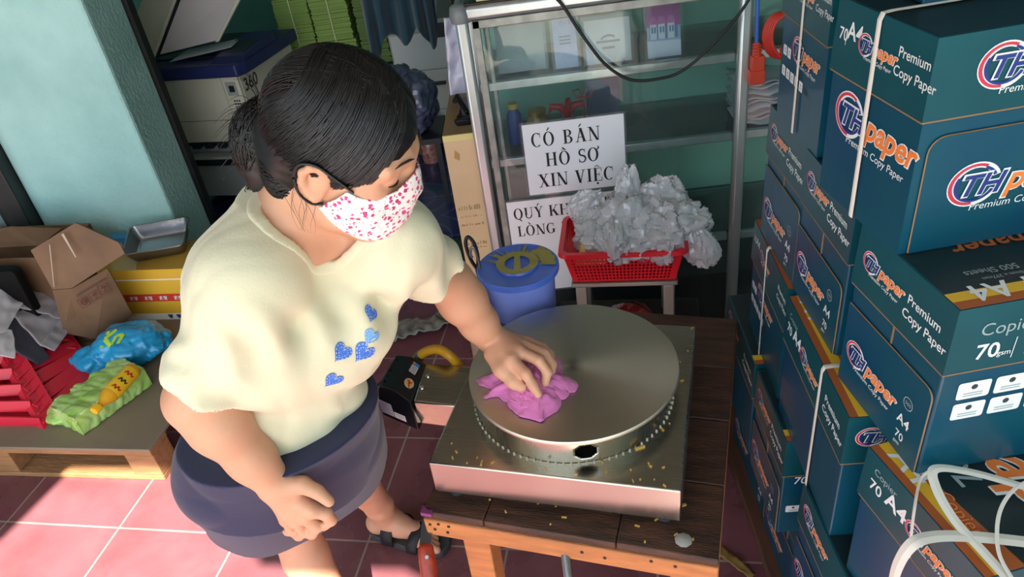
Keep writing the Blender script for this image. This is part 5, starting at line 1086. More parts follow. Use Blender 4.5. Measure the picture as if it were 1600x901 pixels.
def carton(label, corner, rz, wid, dep, z, side='tab', front='plain', top='dark', strap=None, h=CH, tab_top=.13):
    o = thing('paper_carton', label, 'paper box', (corner[0], corner[1], z), rz, 'teal copy paper cartons stacked at the right')
    b = MB(); b.m(teal).bx(0, wid, 0, dep, 0, h-.0005); U, Vv = Vector((0, -1, 0)), Vector((0, 0, 1)); E_ = .004
    lw = .094 if side != 'plain' else .094
    def L(s, z_, e=0.0): return Vector((-e, dep-s, z_))
    if side in ('tab', 'big', 'strapicons', 'top_only'):
        if side == 'big': logo(b, L(.020, .115), U, Vv, .036)
        if side == 'strapicons':
            logo(b, L(.055, .125), U, Vv, .024); icons(b, L(.012, .11), U, Vv, 2, .017, .004, False); icons(b, L(.012, .075), U, Vv, 5, .017, .005, False)
            for k in range(10): put(b, [(0, 0), (.5, 0), (.5, 7), (0, 7)], [(0, 1, 2, 3)], pdk, L(.124+.0015*k, .077), U, Vv, .0014, .001)
    if front == 'icons':
        for r_ in range(2): icons(b, Vector((.024, 0, .12-.034*r_)), (1, 0, 0), Vv, 3, .042, .006)
    if front == 'edgeicons': icons(b, Vector((.012, 0, .06)), (1, 0, 0), Vv, 2, .03, .006); txt(b, '70', pw_, (.02, 0, .15), (1, 0, 0), (0, 0, 1), .02, .1, .01, .001)
    if front == 'logo_low': pass
    b.m(teal_e); 
    b.build('carton_body', o, smooth=0, bevel=.0025)
    # lid: the telescoping upper flaps, with their raw edge
    b = MB(); e = E_
    b.m(teal_l).hexa([(-e, -e, h-lw), (wid+e, -e, h-lw), (wid+e, dep+e, h-lw), (-e, dep+e, h-lw), (-e*.4, -e*.4, h), (wid+e*.4, -e*.4, h), (wid+e*.4, dep+e*.4, h), (-e*.4, dep+e*.4, h)])
    b.m(rawe).bx(-e-.0004, wid, -e-.0004, dep, h-lw-.0006, h-lw+.0012)
    b.m(tope).bx(.002, wid-.002, .002, dep-.002, h, h+.0006)
    vl = Vector((e*.6, 0, lw)).normalized(); vf = Vector((0, e*.6, lw)).normalized()
    def LL(s, t): return Vector((-e+e*.6*(t/lw), dep-s, h-lw+t))
    def LF(s, t): return Vector((s, -e+e*.6*(t/lw), h-lw+t))
    if side in ('big', 'a4top'):
        txt(b, '70', pw_, LL(.010, .045), U, vl, .016, 0, .008); txt(b, 'A4', pw_, LL(.030, .05), U, vl, .022, 0, .02); put(b, [(0, 0), (.5, 0), (.5, 10), (0, 10)], [(0, 1, 2, 3)], pw_, LL(.028, .040), U, vl, .002, .001)
        logo(b, LL(.058, .045), U, vl, .0165); txt(b, 'Premium', pw_, LL(dep-.062, .058), U, vl, .0125, 0, .006); txt(b, 'Copy Paper', pw_, LL(dep-.066, .036), U, vl, .0125, 0, .006)
    elif side in ('tab', 'top_only'):
        logo(b, LL(.016, .045), U, vl, .0185 if dep < .25 else .021); txt(b, 'Premium', pw_, LL(dep-.085, .048), U, vl, .0135, 0, .008); txt(b, 'Copy Paper', pw_, LL(dep-.090, .026), U, vl, .0135, 0, .008)
    elif side == 'copier':
        txt(b, 'Copier', pg_, LL(.020, .064), U, vl, .012); txt(b, '70', pw_, LL(.016, .034), U, vl, .019, 0, .008); txt(b, 'A4', pw_, LL(.050, .038), U, vl, .026, 0, .022)
        logo(b, LL(.092, .038), U, vl, .018)
        if dep > .25: txt(b, 'Premium', pw_, LL(dep-.088, .048), U, vl, .0135, 0, .008); txt(b, 'Copy Paper', pw_, LL(dep-.092, .026), U, vl, .0135, 0, .008)
    elif side == 'strapicons':
        txt(b, '70', pw_, LL(.010, .052), U, vl, .014, 0, .008); txt(b, 'A4', pw_, LL(.030, .055), U, vl, .017, 0, .02); logo(b, LL(.062, .045), U, vl, .0155); txt(b, 'Premium', pw_, LL(dep-.055, .058), U, vl, .011, 0, .006); txt(b, 'Copy Paper', pw_, LL(dep-.058, .038), U, vl, .011, 0, .006)
    if front in ('logo', 'logo_low', 'logobig'): logo(b, LF(.050, .040), (1, 0, 0), vf, .031)
    if front == 'icons':
        txt(b, 'Copier', pg_, LF(.03, .052), (1, 0, 0), vf, .018, 0, .0); txt(b, 'A4', pw_, LF(.105, .052), (1, 0, 0), vf, .030, 0, .02); txt(b, '70', pw_, LF(.03, .018), (1, 0, 0), vf, .022, 0, .015); txt(b, 'gsm', pw_, LF(.058, .018), (1, 0, 0), vf, .008); put(b, [(0, 0), (.4, 0), (1, 12), (.6, 12)], [(0, 1, 2, 3)], pw_, LF(.076, .012), (1, 0, 0), vf, .0025, .001)
        for k in range(2): txt(b, 'Premium copy', pw_, LF(.092, .026-.012*k), (1, 0, 0), vf, .007, 0, .01)
    if front == 'smalllogo': logo(b, LF(.012, .045), (1, 0, 0), vf, .022, False)
    # printed top
    def TP(x, y): return Vector((x, y, h+.0006))
    if top == 'band':      # yellow and orange band along the left edge, lettering facing the left edge
        b.m(po_top).prism([TP(.0, .0), TP(.052, .0), TP(.030, dep), TP(.0, dep)], (0, 0, .0002)); b.m(py_).prism([TP(.012, .0), TP(.026, .0), TP(.03, dep), TP(.012, dep)], (0, 0, .0004))
        txt(b, 'A4', pw_, TP(.012, dep-.02), (0, -1, 0), (1, 0, 0), .036, 0, .02, .0012); txt(b, 'Copier', po_, TP(.026, dep-.095), (0, -1, 0), (1, 0, 0), .018, .1, 0, .0014)
        txt(b, '70', pg_, TP(.095, dep-.10), (0, 1, 0), (-1, 0, 0), .034, 0, .01, .0012); txt(b, 'gsm', pg_, TP(.085, dep-.05), (0, 1, 0), (-1, 0, 0), .013, 0, 0, .0012); txt(b, '500', pg_, TP(.075, dep-.02), (0, 1, 0), (-1, 0, 0), .012, 0, 0, .0012)
        txt(b, 'paper', pw_, TP(.118, dep-.02), (0, -1, 0), (1, 0, 0), .07, .2, .035, .001); txt(b, 'paper', po_, TP(.118, dep-.02), (0, -1, 0), (1, 0, 0), .068, .2, .016, .0014)
    if top == 'endband':   # band along the front edge, lettering upside down from here
        b.m(po_top).prism([TP(.0, .0), TP(wid, .0), TP(wid, .022), TP(0, .026)], (0, 0, .0002)); b.m(py_).prism([TP(.0, .014), TP(wid, .012), TP(wid, .03), TP(.0, .030)], (0, 0, .0004))
        for x in (.085, .15): txt(b, 'A4' if x > .1 else 'A4', pw_, TP(x-.01, .036), (-1, 0, 0), (0, -1, 0), .030, 0, .02, .001)
        txt(b, '500 Sheets', pg_, TP(.11, .064), (-1, 0, 0), (0, -1, 0), .011, 0, .004, .001); txt(b, '210mm x 297mm', pg_, TP(.115, .048), (-1, 0, 0), (0, -1, 0), .006, 0, 0, .001)
        txt(b, 'paper', po_top, TP(.16, .125), (-1, 0, 0), (0, -1, 0), .03, .2, .02, .001)
    b.build('lid', o, smooth=0, bevel=0)
    # tucked lower tab with a rounded corner
    if side == 'tab':
        b = MB(); x1 = dep-.004; r_ = .014; pts = [L(.002, .002, .0005), L(x1, .002, .0005)]+[L(x1-r_+r_*math.cos(a), tab_top-r_+r_*math.sin(a), .0005) for a in [math.radians(18*k) for k in range(6)]]+[L(.002, tab_top, .0005)]
        b.m(teal).prism(pts, (-.0035, 0, 0)); b.m(rawe); b.tube([p+Vector((-.0018, 0, .0)) for p in pts[1:]], .0011, 4)
        oo = lambda s, z_: L(s, z_, .0042)
        logo(b, oo(.014, .062), U, Vv, .0245); rr_ = _arc(.5, .5, .5, .5, 0, 360, .07, .07, 16)
        for qd in rr_: put(b, qd, [(0, 1, 2, 3)], pg_, oo(dep-.050, .082), U, Vv, .02)
        txt(b, '500', pg_, oo(dep-.046, .089), U, Vv, .006); txt(b, 'A4', pw_, oo(dep-.055, .052), U, Vv, .0165, 0, .012); txt(b, '70', pw_, oo(dep-.053, .026), U, Vv, .0135, 0, .006); txt(b, 'gsm', pw_, oo(dep-.053, .016), U, Vv, .006)
        b.build('lower_tab', o, smooth=0)
        b = MB(); b.m(rawe).bx(-.0012, 0.001, dep*.5-.0012, dep*.5+.0012, tab_top+.002, h-lw); b.build('slit', o, smooth=0)
    if front in ('logo',):
        b = MB(); r_ = .02; x1 = wid-.006; tt = .155
        pts = [Vector((.012, -.0005, .002)), Vector((x1, -.0005, .002)), Vector((x1, -.0005, tt))]+[Vector((.012+r_+r_*math.cos(a), -.0005, tt-r_+r_*math.sin(a))) for a in [math.radians(90+18*k) for k in range(6)]]
        b.m(teal).prism(pts, (0, -.0035, 0)); b.m(rawe).tube([p+Vector((0, -.0018, 0)) for p in pts[2:]+pts[:1]], .0011, 4)
        logo(b, Vector((.045, -.0042, .072)), (1, 0, 0), Vv, .034); b.build('lower_tab', o, smooth=0)
    if front == 'logo_low':
        b = MB(); b.m(teal).bx(.008, wid-.004, -.0035, -.0003, .002, .12); b.m(rawe).bx(.008, wid-.004, -.0037, -.0003, .119, .121); logo(b, Vector((.02, -.0038, .055)), (1, 0, 0), Vv, .026, False); b.build('lower_tab', o, smooth=0)
    if strap:
        b = MB(); sw = .005; y = dep*strap; off = .0045
        pth = [(-off, .0), (-off, h-.006), (-off*.3, h+.002), (.01, h+.003), (wid-.01, h+.003), (wid+off, h-.004), (wid+off, 0)]
        P = [Vector((x, y+.03*(1-min(1, z_/h))*0, z_)) for x, z_ in pth]
        b.tube(P, [sw]*len(P), 4, flat=.18, upv=(-1, 0, 0)); b.build('strap', o, strap_m, smooth=0)
    return o
# near column, top to bottom (each z is the underside)
Z1_, Z2_, Z3_, Z4_, Z5_ = .03, .30, .57, .84, 1.11
carton('topmost teal copy paper box, only its underside edge showing at the top right', (.462, .905), 0, .305, .205, 1.3825, 'plain', 'plain')
carton('large near strapped teal box with two TH paper logos on its front', (.428, .79), math.radians(7), .305, .205, Z5_, 'big', 'logo', 'dark', strap=.52)
carton('near teal box with four white icon panels on its front, right edge of photo', (.445, .668), math.radians(7), .305, .205, Z4_, 'tab', 'icons', 'endband', tab_top=.142)
r4 = carton('near teal box at the bottom right with loose white straps on its top', (.452, .513), math.radians(12), .36, .215, Z3_, 'copier', 'plain', 'band')
# middle column
carton('teal box with a strap and white icon panels, second column, top', (.430, 1.085), 0, .305, .205, Z5_, 'strapicons', 'plain', strap=.52)
carton('teal tabbed box marked Premium Copy Paper under the big strapped box, second column', (.430, .918), 0, .305, .203, Z4_, 'tab', 'plain')
carton('long teal box with one white strap and orange top band, beside her griddle', (.402, .782), math.radians(-2), .205, .308, Z3_, 'copier', 'smalllogo', 'band', strap=.36)
carton('teal box near the bottom edge under the long strapped box', (.405, .59), math.radians(1), .305, .302, Z2_, 'tab', 'plain')
# far column
carton('farthest teal tabbed box, above the box with white barcode panels', (.432, 1.123), 0, .305, .203, Z4_, 'tab', 'plain', tab_top=.15)
carton('far teal box with a strap and rows of white barcode panels', (.418, 1.112), math.radians(-3), .305, .26, Z3_, 'strapicons', 'plain', 'band', strap=.55)
carton('far teal box with a yellow label at its corner, third layer down', (.402, .996), math.radians(-1), .305, .205, Z2_, 'tab', 'edgeicons', 'endband')
carton('far teal box at the back of the lower layers, beside the dark gap', (.405, 1.222), math.radians(-2), .305, .26, Z2_, 'top_only', 'plain', 'endband')
carton('bottom teal box in the shade, nearest of the bottom row', (.458, .62), 0, .305, .30, Z1_, 'tab', 'plain')
carton('bottom teal box in the shade, middle of the bottom row', (.462, .93), 0, .305, .30, Z1_, 'tab', 'plain')
carton('bottom teal box in the shade, far end of the bottom row', (.466, 1.24), 0, .305, .30, Z1_, 'tab', 'plain')
# loose strapping on the near bottom box
m4 = r4.matrix_basis.inverted()
def loose(pts, w=.0055):
    P = spl([m4 @ Vector(p) for p in pts], 8); b = MB(); b.tube(P, [w]*len(P), 4, flat=.15, upv=(0, 0, 1)); b.build('loose_strap', r4, strap_m, smooth=0)
zt = Z3_+CH+.004
loose([uz(1600+60, 775, zt+.01), uz(1600, 760, zt+.012), uz(1520, 738, zt+.02), uz(1462, 732, zt+.03), uz(1462, 760, zt+.025), uz(1490, 810, zt+.015), uz(1535, 860, zt+.008), uz(1585, 915, zt+.003)], .006)
loose([uz(1660, 855, zt+.006), uz(1600, 846, zt+.008), uz(1520, 838, zt+.010), uz(1460, 838, zt+.012), uz(1425, 850, zt+.008), uz(1402, 885, zt-.03), uz(1392, 930, zt-.08)], .008)
loose([uz(1455, 733, zt+.03), uz(1438, 750, zt+.012), uz(1428, 800, zt+.0), uz(1420, 870, zt-.05)], .0025)
loose([uz(1640, 740, zt+.03), uz(1590, 760, zt+.03), uz(1562, 800, zt+.022), uz(1560, 860, zt+.012), uz(1585, 910, zt+.006)], .0022)
# timber under the stack
pb = thing('timber_board', 'rough brown timber boards under the stack of paper boxes', 'board', (.45, .55, 0))
bw_ = M('rough_timber', '6a4230', .8, var=.6, vscale=9, vcol='3a251c', stretch=(6, 1, 6))
for i in range(3): b = MB(); b.bx(.43+.14*i, .55+.14*i, .45, 1.66, .004, .0292); b.build('board', pb, bw_, world=True, bevel=.003)
o = thing('palm_husk', 'scrap of yellow dry husk on the floor beside the boxes', 'scrap', uz(1150, 870, .0)); b = MB(); drape(b, [uz(1128, 850, .012), uz(1180, 895, .012), uz(1172, 902, .012), uz(1120, 862, .012)], 12, 5, .006, 3, 60); b.build('husk', o, M('dry_husk', '8a6d34', .8), world=True, smooth=60, solid=.003)
o = thing('wood_offcut', 'small brown wood offcut on the dark floor behind the griddle', 'wood scrap', uz(1128, 635, .0)); b = MB(); c_ = uz(1128, 635, .02); b.box(c_, (.05, .035, .038), Matrix.Rotation(.5, 3, 'Z')); b.build('offcut', o, M('offcut_wood', '6b4a30', .8), world=True, smooth=0, bevel=.004)

# ================================================================== THE WOMAN AT THE GRIDDLE
# head frame: rows are forward, left, up
def head_frame(az, pi, ro):
    f = np.array([math.cos(az)*math.cos(pi), math.sin(az)*math.cos(pi), -math.sin(pi)]); l = np.array([-math.sin(az), math.cos(az), 0]); u = np.cross(f, l)
    return np.stack([f, math.cos(ro)*l+math.sin(ro)*u, np.cross(f, math.cos(ro)*l+math.sin(ro)*u)])
HR = head_frame(math.radians(-7), math.radians(23), math.radians(9)); HS = .95; HC = np.array([-.251, .879, 1.309])
def hl(f, l, u): return HC+HS*(np.array([f, l, u], float)@HR)
NB = V3(ud(455, 345, 1.03)); PEL = V3(ud(440, 708, 1.27))
SHR, SHL = V3(ud(386, 448, .96)), V3(ud(612, 382, 1.06))
ELR, WRR = V3(ud(306, 624, 1.015)), V3(ud(427, 752, 1.105))
ELL, WRL = V3(ud(702, 440, 1.27)), V3(uz(766, 528, .81))
TT = NB-PEL; TL = np.linalg.norm(TT); TT = TT/TL
LV = SHL-SHR; LV = LV-TT*(LV@TT); LV /= np.linalg.norm(LV); FV = np.cross(LV, TT)
SECS = np.array([  # s, half width, half depth, forward shift
    (-.05, .136, .108, .0), (.10, .132, .106, .002), (.25, .118, .098, .006), (.42, .112, .094, .008), (.58, .122, .098, .010), (.74, .130, .096, .006), (.85, .114, .082, .0), (.94, .084, .066, -.004), (1.03, .055, .052, -.002)])
def loft(P, infl=0.0, lo=-.05, hi=1.04):
    q = P-PEL; s = (q@TT)/TL; l = q@LV; f = q@FV; sc_ = np.clip(s, SECS[0, 0], SECS[-1, 0])
    a = np.interp(sc_, SECS[:, 0], SECS[:, 1])+infl; b_ = np.interp(sc_, SECS[:, 0], SECS[:, 2])+infl; cf = np.interp(sc_, SECS[:, 0], SECS[:, 3])
    r_ = (np.abs(l/a)**2.3+np.abs((f-cf)/b_)**2.3)**(1/2.3); d = (r_-1)*np.minimum(a, b_)
    return np.maximum(d, np.maximum((lo-s)*TL-infl*0, (s-hi)*TL-infl))
def tl(s, l, f): return PEL+TT*(s*TL)+LV*l+FV*f
per = thing('person', 'woman in a pale yellow T-shirt and floral mask bending to wipe the griddle', 'person', (-.55, 1.05, 0))
skin_m = M('skin', 'cf9d7f', .48, var=.35, vscale=14, vcol='c2876c', bump=.05, bscale=160, sss=.12, spec=.4)

# ---- body: one continuous skin
KNR, ANR = V3(uz(452, 812, .43)), V3(uz(560, 1000, .085)); KNL, ANL = V3(uz(548, 728, .43)), V3(uz(604, 806, .085))
HIR, HIL = tl(-.02, -.085, 0), tl(-.02, .085, 0)
B = SDF((-.85, .62, -.01), (.03, 1.42, 1.47), .003)
def core(G):
    G.put(lambda P: loft(P, -.010), PEL-.25, NB+.2)
    for sg in (-1, 1): G.ell(tl(.66, sg*.060, .062), (.056, .056, .053), np.stack([LV, FV, TT]), k=.05)
    for sh, px, py in ((SHR, 432, 326), (SHL, 566, 344)): dd_ = 1.03 if px < 500 else 1.075; G.chain([V3(ud(px, py, dd_)), V3(ud(px, py, dd_))*.4+sh*.6, sh], [.036, .040, .042], k=.045)
    for sg, sh, el in ((-1, SHR, ELR), (1, SHL, ELL)): G.chain([tl(.84, sg*.085, 0), sh, sh*.7+el*.3], [.044, .043, .042], k=.05)
core(B)
nk = hl(-.03, 0, -.06); B.chain([NB-TT*.03, nk, hl(-.015, 0, -.02)], [.058, .051, .05], k=.035)
cl_ = tl(.93, 0, .06); B.cap(tl(.96, .012, .055), tl(.985, .10, .03), .013, .011, k=.025); B.cap(tl(.96, -.012, .055), tl(.985, -.10, .03), .013, .011, k=.025)
# head
HRr = HR
def he(f, l, u, r, k=.02, mode='u'): B.ell(hl(f, l, u), np.array(r)*HS, HRr, k, mode)
he(-.006, 0, .033, (.090, .074, .086)); he(.022, 0, -.03, (.070, .062, .085), .04); he(.05, 0, -.092, (.032, .034, .024), .035)
for sg in (-1, 1):
    he(.050, sg*.040, -.030, (.025, .023, .024), .03); he(.088, sg*.033, -.001, (.020, .019, .0135), .016, 's'); he(.073, sg*.033, -.002, (.0145, .0165, .0135), .006)
    B.cap(hl(.088, sg*.014, .021), hl(.074, sg*.052, .019), .010*HS, .009*HS, k=.018)
    B.cap(hl(.020, sg*.054, -.075), hl(.052, sg*.022, -.098), .018, .016, k=.03)
B.cap(hl(.086, 0, .010), hl(.097, 0, -.034), .008*HS, .011*HS, k=.018); he(.092, 0, -.040, (.013, .017, .011), .015)
for sg in (-1, 1):   # ears
    e = lambda f, u, o=0: hl(-.006+f*.88, sg*(.0745+o*.85), -.010+u*.88)
    B.cap(e(.004, .004, -.012), e(.0, -.004, -.004), .016, .013, k=.012)
    B.chain([e(.011, -.004, .001), e(.013, .014, .004), e(.006, .027, .009), e(-.008, .029, .014), e(-.018, .018, .016), e(-.018, .0, .014), e(-.010, -.018, .009), e(.0, -.028, .005), e(.007, -.022, .001)], [.0045, .0045, .0042, .0042, .0045, .0048, .005, .0065, .005], k=.006)
    B.ell(e(-.003, .004, .002), (.013, .004, .020), HRr, k=.008); B.cap(e(.010, -.006, .003), e(.009, .002, .003), .004, .004, k=.006)
# arms
B.chain([SHR, SHR*.5+ELR*.5, ELR], [.043, .042, .039], k=.015)
B.chain([ELR, ELR*.72+WRR*.28, ELR*.3+WRR*.7, WRR], [.040, .041, .032, .027], k=.02)
B.chain([SHL, SHL*.5+ELL*.5, ELL], [.043, .041, .037], k=.015)
B.chain([ELL, ELL*.7+WRL*.3, ELL*.3+WRL*.7, WRL], [.040, .041, .033, .028], k=.02)
# right hand, hanging and loosely curled
h_ = lambda x, y, d: V3(ud(x, y, d-.085))
kn = [h_(486, 796, 1.205), h_(475, 806, 1.220), h_(461, 812, 1.235), h_(447, 811, 1.250)]
pw = WRR*.8+h_(440, 775, 1.215)*.2
for i, k_ in enumerate(kn): B.cap(pw+(k_-pw)*.05, k_, .020 if i in (1, 2) else .017, (.0135, .0135, .0125, .0115)[i], k=.014)
B.chain([kn[0], h_(509, 802, 1.214), h_(517, 812, 1.235), h_(507, 821, 1.250)], [.0115, .0100, .0090, .0078], k=.005)
B.chain([kn[1], h_(494, 822, 1.243), h_(487, 833, 1.266), h_(477, 831, 1.272)], [.0115, .0100, .0090, .0078], k=.004)
B.chain([kn[2], h_(475, 829, 1.263), h_(467, 836, 1.286), h_(459, 832, 1.291)], [.0110, .0095, .0086, .0075], k=.004)
B.chain([kn[3], h_(455, 826, 1.276), h_(450, 829, 1.294), h_(444, 824, 1.298)], [.0100, .0085, .0076, .0068], k=.004)
B.chain([h_(441, 757, 1.19), h_(473, 757, 1.182)], [.018, .0135], k=.012); B.chain([h_(473, 757, 1.182), h_(496, 768, 1.178), h_(514, 783, 1.180)], [.0135, .0108, .0085], k=.003)
# left hand, closed on the cloth
z_ = lambda x, y, z: V3(uz(x, y, z))
kl = [z_(799, 561, .806), z_(811, 549, .808), z_(820, 541, .801), z_(825, 535, .790)]
pwl = WRL*.85+kl[1]*.15
for i, k_ in enumerate(kl): B.cap(pwl+(k_-pwl)*.05, k_, .019, (.0135, .0135, .0125, .0115)[i], k=.014)
B.chain([kl[0], z_(821, 583, .793), z_(833, 602, .774), z_(841, 615, .762)], [.0115, .0100, .0090, .0078], k=.005)
B.chain([kl[1], z_(842, 563, .800), z_(855, 581, .780), z_(852, 597, .763)], [.0115, .0100, .0092, .0080], k=.004)
B.chain([kl[2], z_(851, 552, .788), z_(863, 568, .768), z_(862, 582, .757)], [.0110, .0095, .0086, .0075], k=.004)
B.chain([kl[3], z_(847, 542, .774), z_(860, 553, .758), z_(861, 564, .752)], [.0100, .0085, .0076, .0068], k=.004)
B.chain([z_(771, 553, .802), z_(784, 577, .790), z_(802, 596, .774), z_(815, 605, .764)], [.018, .0140, .0112, .0088], k=.012)
# legs and feet
for HI, KN, AN in ((HIR, KNR, ANR), (HIL, KNL, ANL)):
    B.chain([HI, HI*.5+KN*.5, KN], [.072, .066, .050], k=.03)
    fwd = np.array([.88, -.30, 0]); cm = KN*.7+AN*.3-fwd*.014
    B.chain([KN, cm, KN*.25+AN*.75, AN], [.050, .047, .034, .030], k=.02)
def foot(AN, dirv):
    d = np.array([dirv[0], dirv[1], 0.]); d /= np.linalg.norm(d); s_ = np.array([-d[1], d[0], 0]); g = np.array([AN[0], AN[1], 0])
    B.chain([AN, g-d*.035+np.array([0, 0, .052])], [.030, .028], k=.02); B.chain([g-d*.035+np.array([0, 0, .05]), g+d*.03+np.array([0, 0, .058]), g+d*.105+np.array([0, 0, .042])], [.028, .029, .022], k=.02)
    B.cap(g+d*.09+s_*.022+np.array([0, 0, .04]), g+d*.1-s_*.022+np.array([0, 0, .038]), .017, .016, k=.02)
    big = s_ if AN is ANR else -s_
    for i in range(5):
        o_ = big*(.030-.0155*i); L0, L1 = .118-.004*i, .158-.010*i-(.004 if i == 0 else 0); r_ = (.0115, .0088, .0085, .008, .0075)[i]
        B.chain([g+d*L0+o_+np.array([0, 0, .040]), g+d*((L0+L1)/2)+o_+np.array([0, 0, .041]), g+d*L1+o_+np.array([0, 0, .034])], [r_, r_, r_*.95], k=.005)
    return d, s_, g
FD_L = foot(ANL, V3(uz(688, 850, .03))-V3(uz(596, 828, .03))); FD_R = foot(ANR, (.85, -.25))
body = B.build('body', skin_m, per); del B

# ---- T-shirt
shirt_m = M('pale_yellow_jersey', 'd9d4b6', .85, bump=.08, bscale=260, sheen=.15)
S = SDF(tl(.5, 0, 0)-.42, tl(.5, 0, 0)+.42, .0035); KS = SDF(S.lo, tl(.5, 0, 0)+.42, .0035); core(KS); KA = KS.a; del KS
HEM = .125; ends = {}
for sh, el, sg, cut in ((SHR, ELR, -1, .84), (SHL, ELL, 1, .56)): ends[sg] = (sh, el, sh+(el-sh)*cut)
def shirt_fn(P):
    q = P-PEL; s = (q@TT)/TL; l = q@LV; f = q@FV
    d = loft(P, .004, -.03, 1.03)
    for sg in (-1, 1):
        c = tl(.66, sg*.062, .070); dd = np.linalg.norm((P-c)/np.array([1, 1, 1]), axis=-1)-.064; h = np.maximum(.07-np.abs(d-dd), 0)/.07; d = np.minimum(d, dd)-h*h*.07*.25
    for sg in (-1, 1):
        sh, el, en = ends[sg]; pts = [(tl(.84, sg*.085, 0), .048), (sh, .051), (sh+(en-sh)*.5, .055), (en+(el-sh)*.06, .0575)]
        ds = np.full(d.shape, 1.)
        for (a, ra), (b_, rb) in zip(pts[:-1], pts[1:]):
            ab = b_-a; t = np.clip((P-a)@ab/(ab@ab), 0, 1); ds = np.minimum(ds, np.linalg.norm(P-a-t[..., None]*ab, axis=-1)-(ra+(rb-ra)*t))
        ab = el-sh; t = np.clip((P-sh)@ab/(ab@ab), 0, 1); ds = np.minimum(ds, np.linalg.norm(P-sh-t[..., None]*ab, axis=-1)-(.055-.001*t))
        n_ = (el-sh)/np.linalg.norm(el-sh); cap = (P-en)@n_
        ta = np.clip((P-sh)@n_, 0, 1); ang = (P-sh)
        ds = ds++.0015*np.sin(ta*110+5*(ang@FV)*20)*np.clip((ta-.02)/.05, 0, 1)
        ds = np.maximum(ds, cap)
        h = np.maximum(.03-np.abs(d-ds), 0)/.03; d = np.minimum(d, ds)-h*h*.03*.25
    kk = KA-.007; h = np.maximum(.012-np.abs(d-kk), 0)/.012; d = np.minimum(d, kk)-h*h*.003
    fr_ = np.clip(f/.05, 0, 1)
    # long soft folds hanging from the bust and the collar, cross folds at the waist
    d = d+.006*np.sin(l*95+3*np.sin(s*7)+.6)*np.exp(-((s-.80)/.09)**2)*fr_
    d = d+.005*np.sin((s*TL)*85+l*22+1.5*np.sin(l*16))*np.exp(-((s-.36)/.17)**2)*np.clip(np.abs(l)/.05, .35, 1)
    d = d+.004*np.sin((s*TL*60-np.abs(l)*70))*np.exp(-((s-.62)/.10)**2)*np.clip((np.abs(l)-.07)/.05, 0, 1)
    d = d+.0025*wob(P, 22, 77, 4)+.0045*wob(np.stack([l, s*TL*.34, f], -1), 34, 19, 4)
    hem_s = HEM+.012*np.sin(l*24+1)+.02*(f/.1)
    d = np.maximum(d, (hem_s-s)*TL)
    global DPRE; DPRE = d
    return np.maximum(d, -NKD(P))
NC = V3(ud(508, 326, 1.0)); NAX = TT*.86+FV*.52; NAX /= np.linalg.norm(NAX)
def NKD(P):
    q = P-NC; t = q@NAX; l = q@LV; fz = q@np.cross(LV, NAX); r_ = np.sqrt((l/.084)**2+(fz/.060)**2)
    return np.maximum((r_-1)*.066, -.045-t)
lo_, hi_ = S.lo, S.lo+S.h*(S.n-1); S.put(shirt_fn, lo_, hi_, pad=0); shirt = S.build('tshirt', shirt_m, per, 2)
_, PP = S.region(lo_, hi_); nk_ = NKD(PP); S.a = np.maximum(np.maximum(DPRE-.0018, -(DPRE+.007)), np.maximum(nk_-.015, -nk_-.001)).astype(np.float32); S.build('collar', shirt_m, shirt, 1); del PP, nk_
# blue hearts printed on the chest
bv = bvh_of(shirt); hb = M('heart_blue', '3f73cf', .7); hlt = M('heart_light_blue', '6fa8e0', .7); hw = M('heart_stitch', 'd5e2f0', .7)
def heart(sc_, n=26):
    out = []
    for i in range(n): t = 2*math.pi*i/n; out.append((sc_*16*math.sin(t)**3/17, sc_*(13*math.cos(t)-5*math.cos(2*t)-2*math.cos(3*t)-math.cos(4*t))/17))
    return out
b = MB()
def put_heart(px, py, sz, rot, mt=hb):
    v_ = ray(px, py); h = bv.ray_cast(CAM, v_.normalized())
    if h[0] is None: return
    c, n = h[0], h[1]; u = Vector(LV); u = (u-n*u.dot(n)).normalized(); v = n.cross(u); u2 = u*math.cos(rot)+v*math.sin(rot); v2 = v*math.cos(rot)-u*math.sin(rot)
    full = heart(sz); decal(b, bv, [full], mt, c, u2, v2, .0014)
    for sc2, w in ((.86, .05), (.55, .04)):
        pts = heart(sz*sc2, 40); pts.append(pts[0])
        for i in range(0, 40, 2): decal(b, bv, _stroke([pts[i], pts[i+1]], [sz*w]*2), hw, c, u2, v2, .0022)
put_heart(580, 489, .0145, -.5); put_heart(534, 550, .0165, -.75); put_heart(520, 593, .0165, -.65); put_heart(568, 550, .0185, -.75); put_heart(580, 526, .014, -.7, hlt)
b.build('heart_print', shirt, world=True, smooth=0)

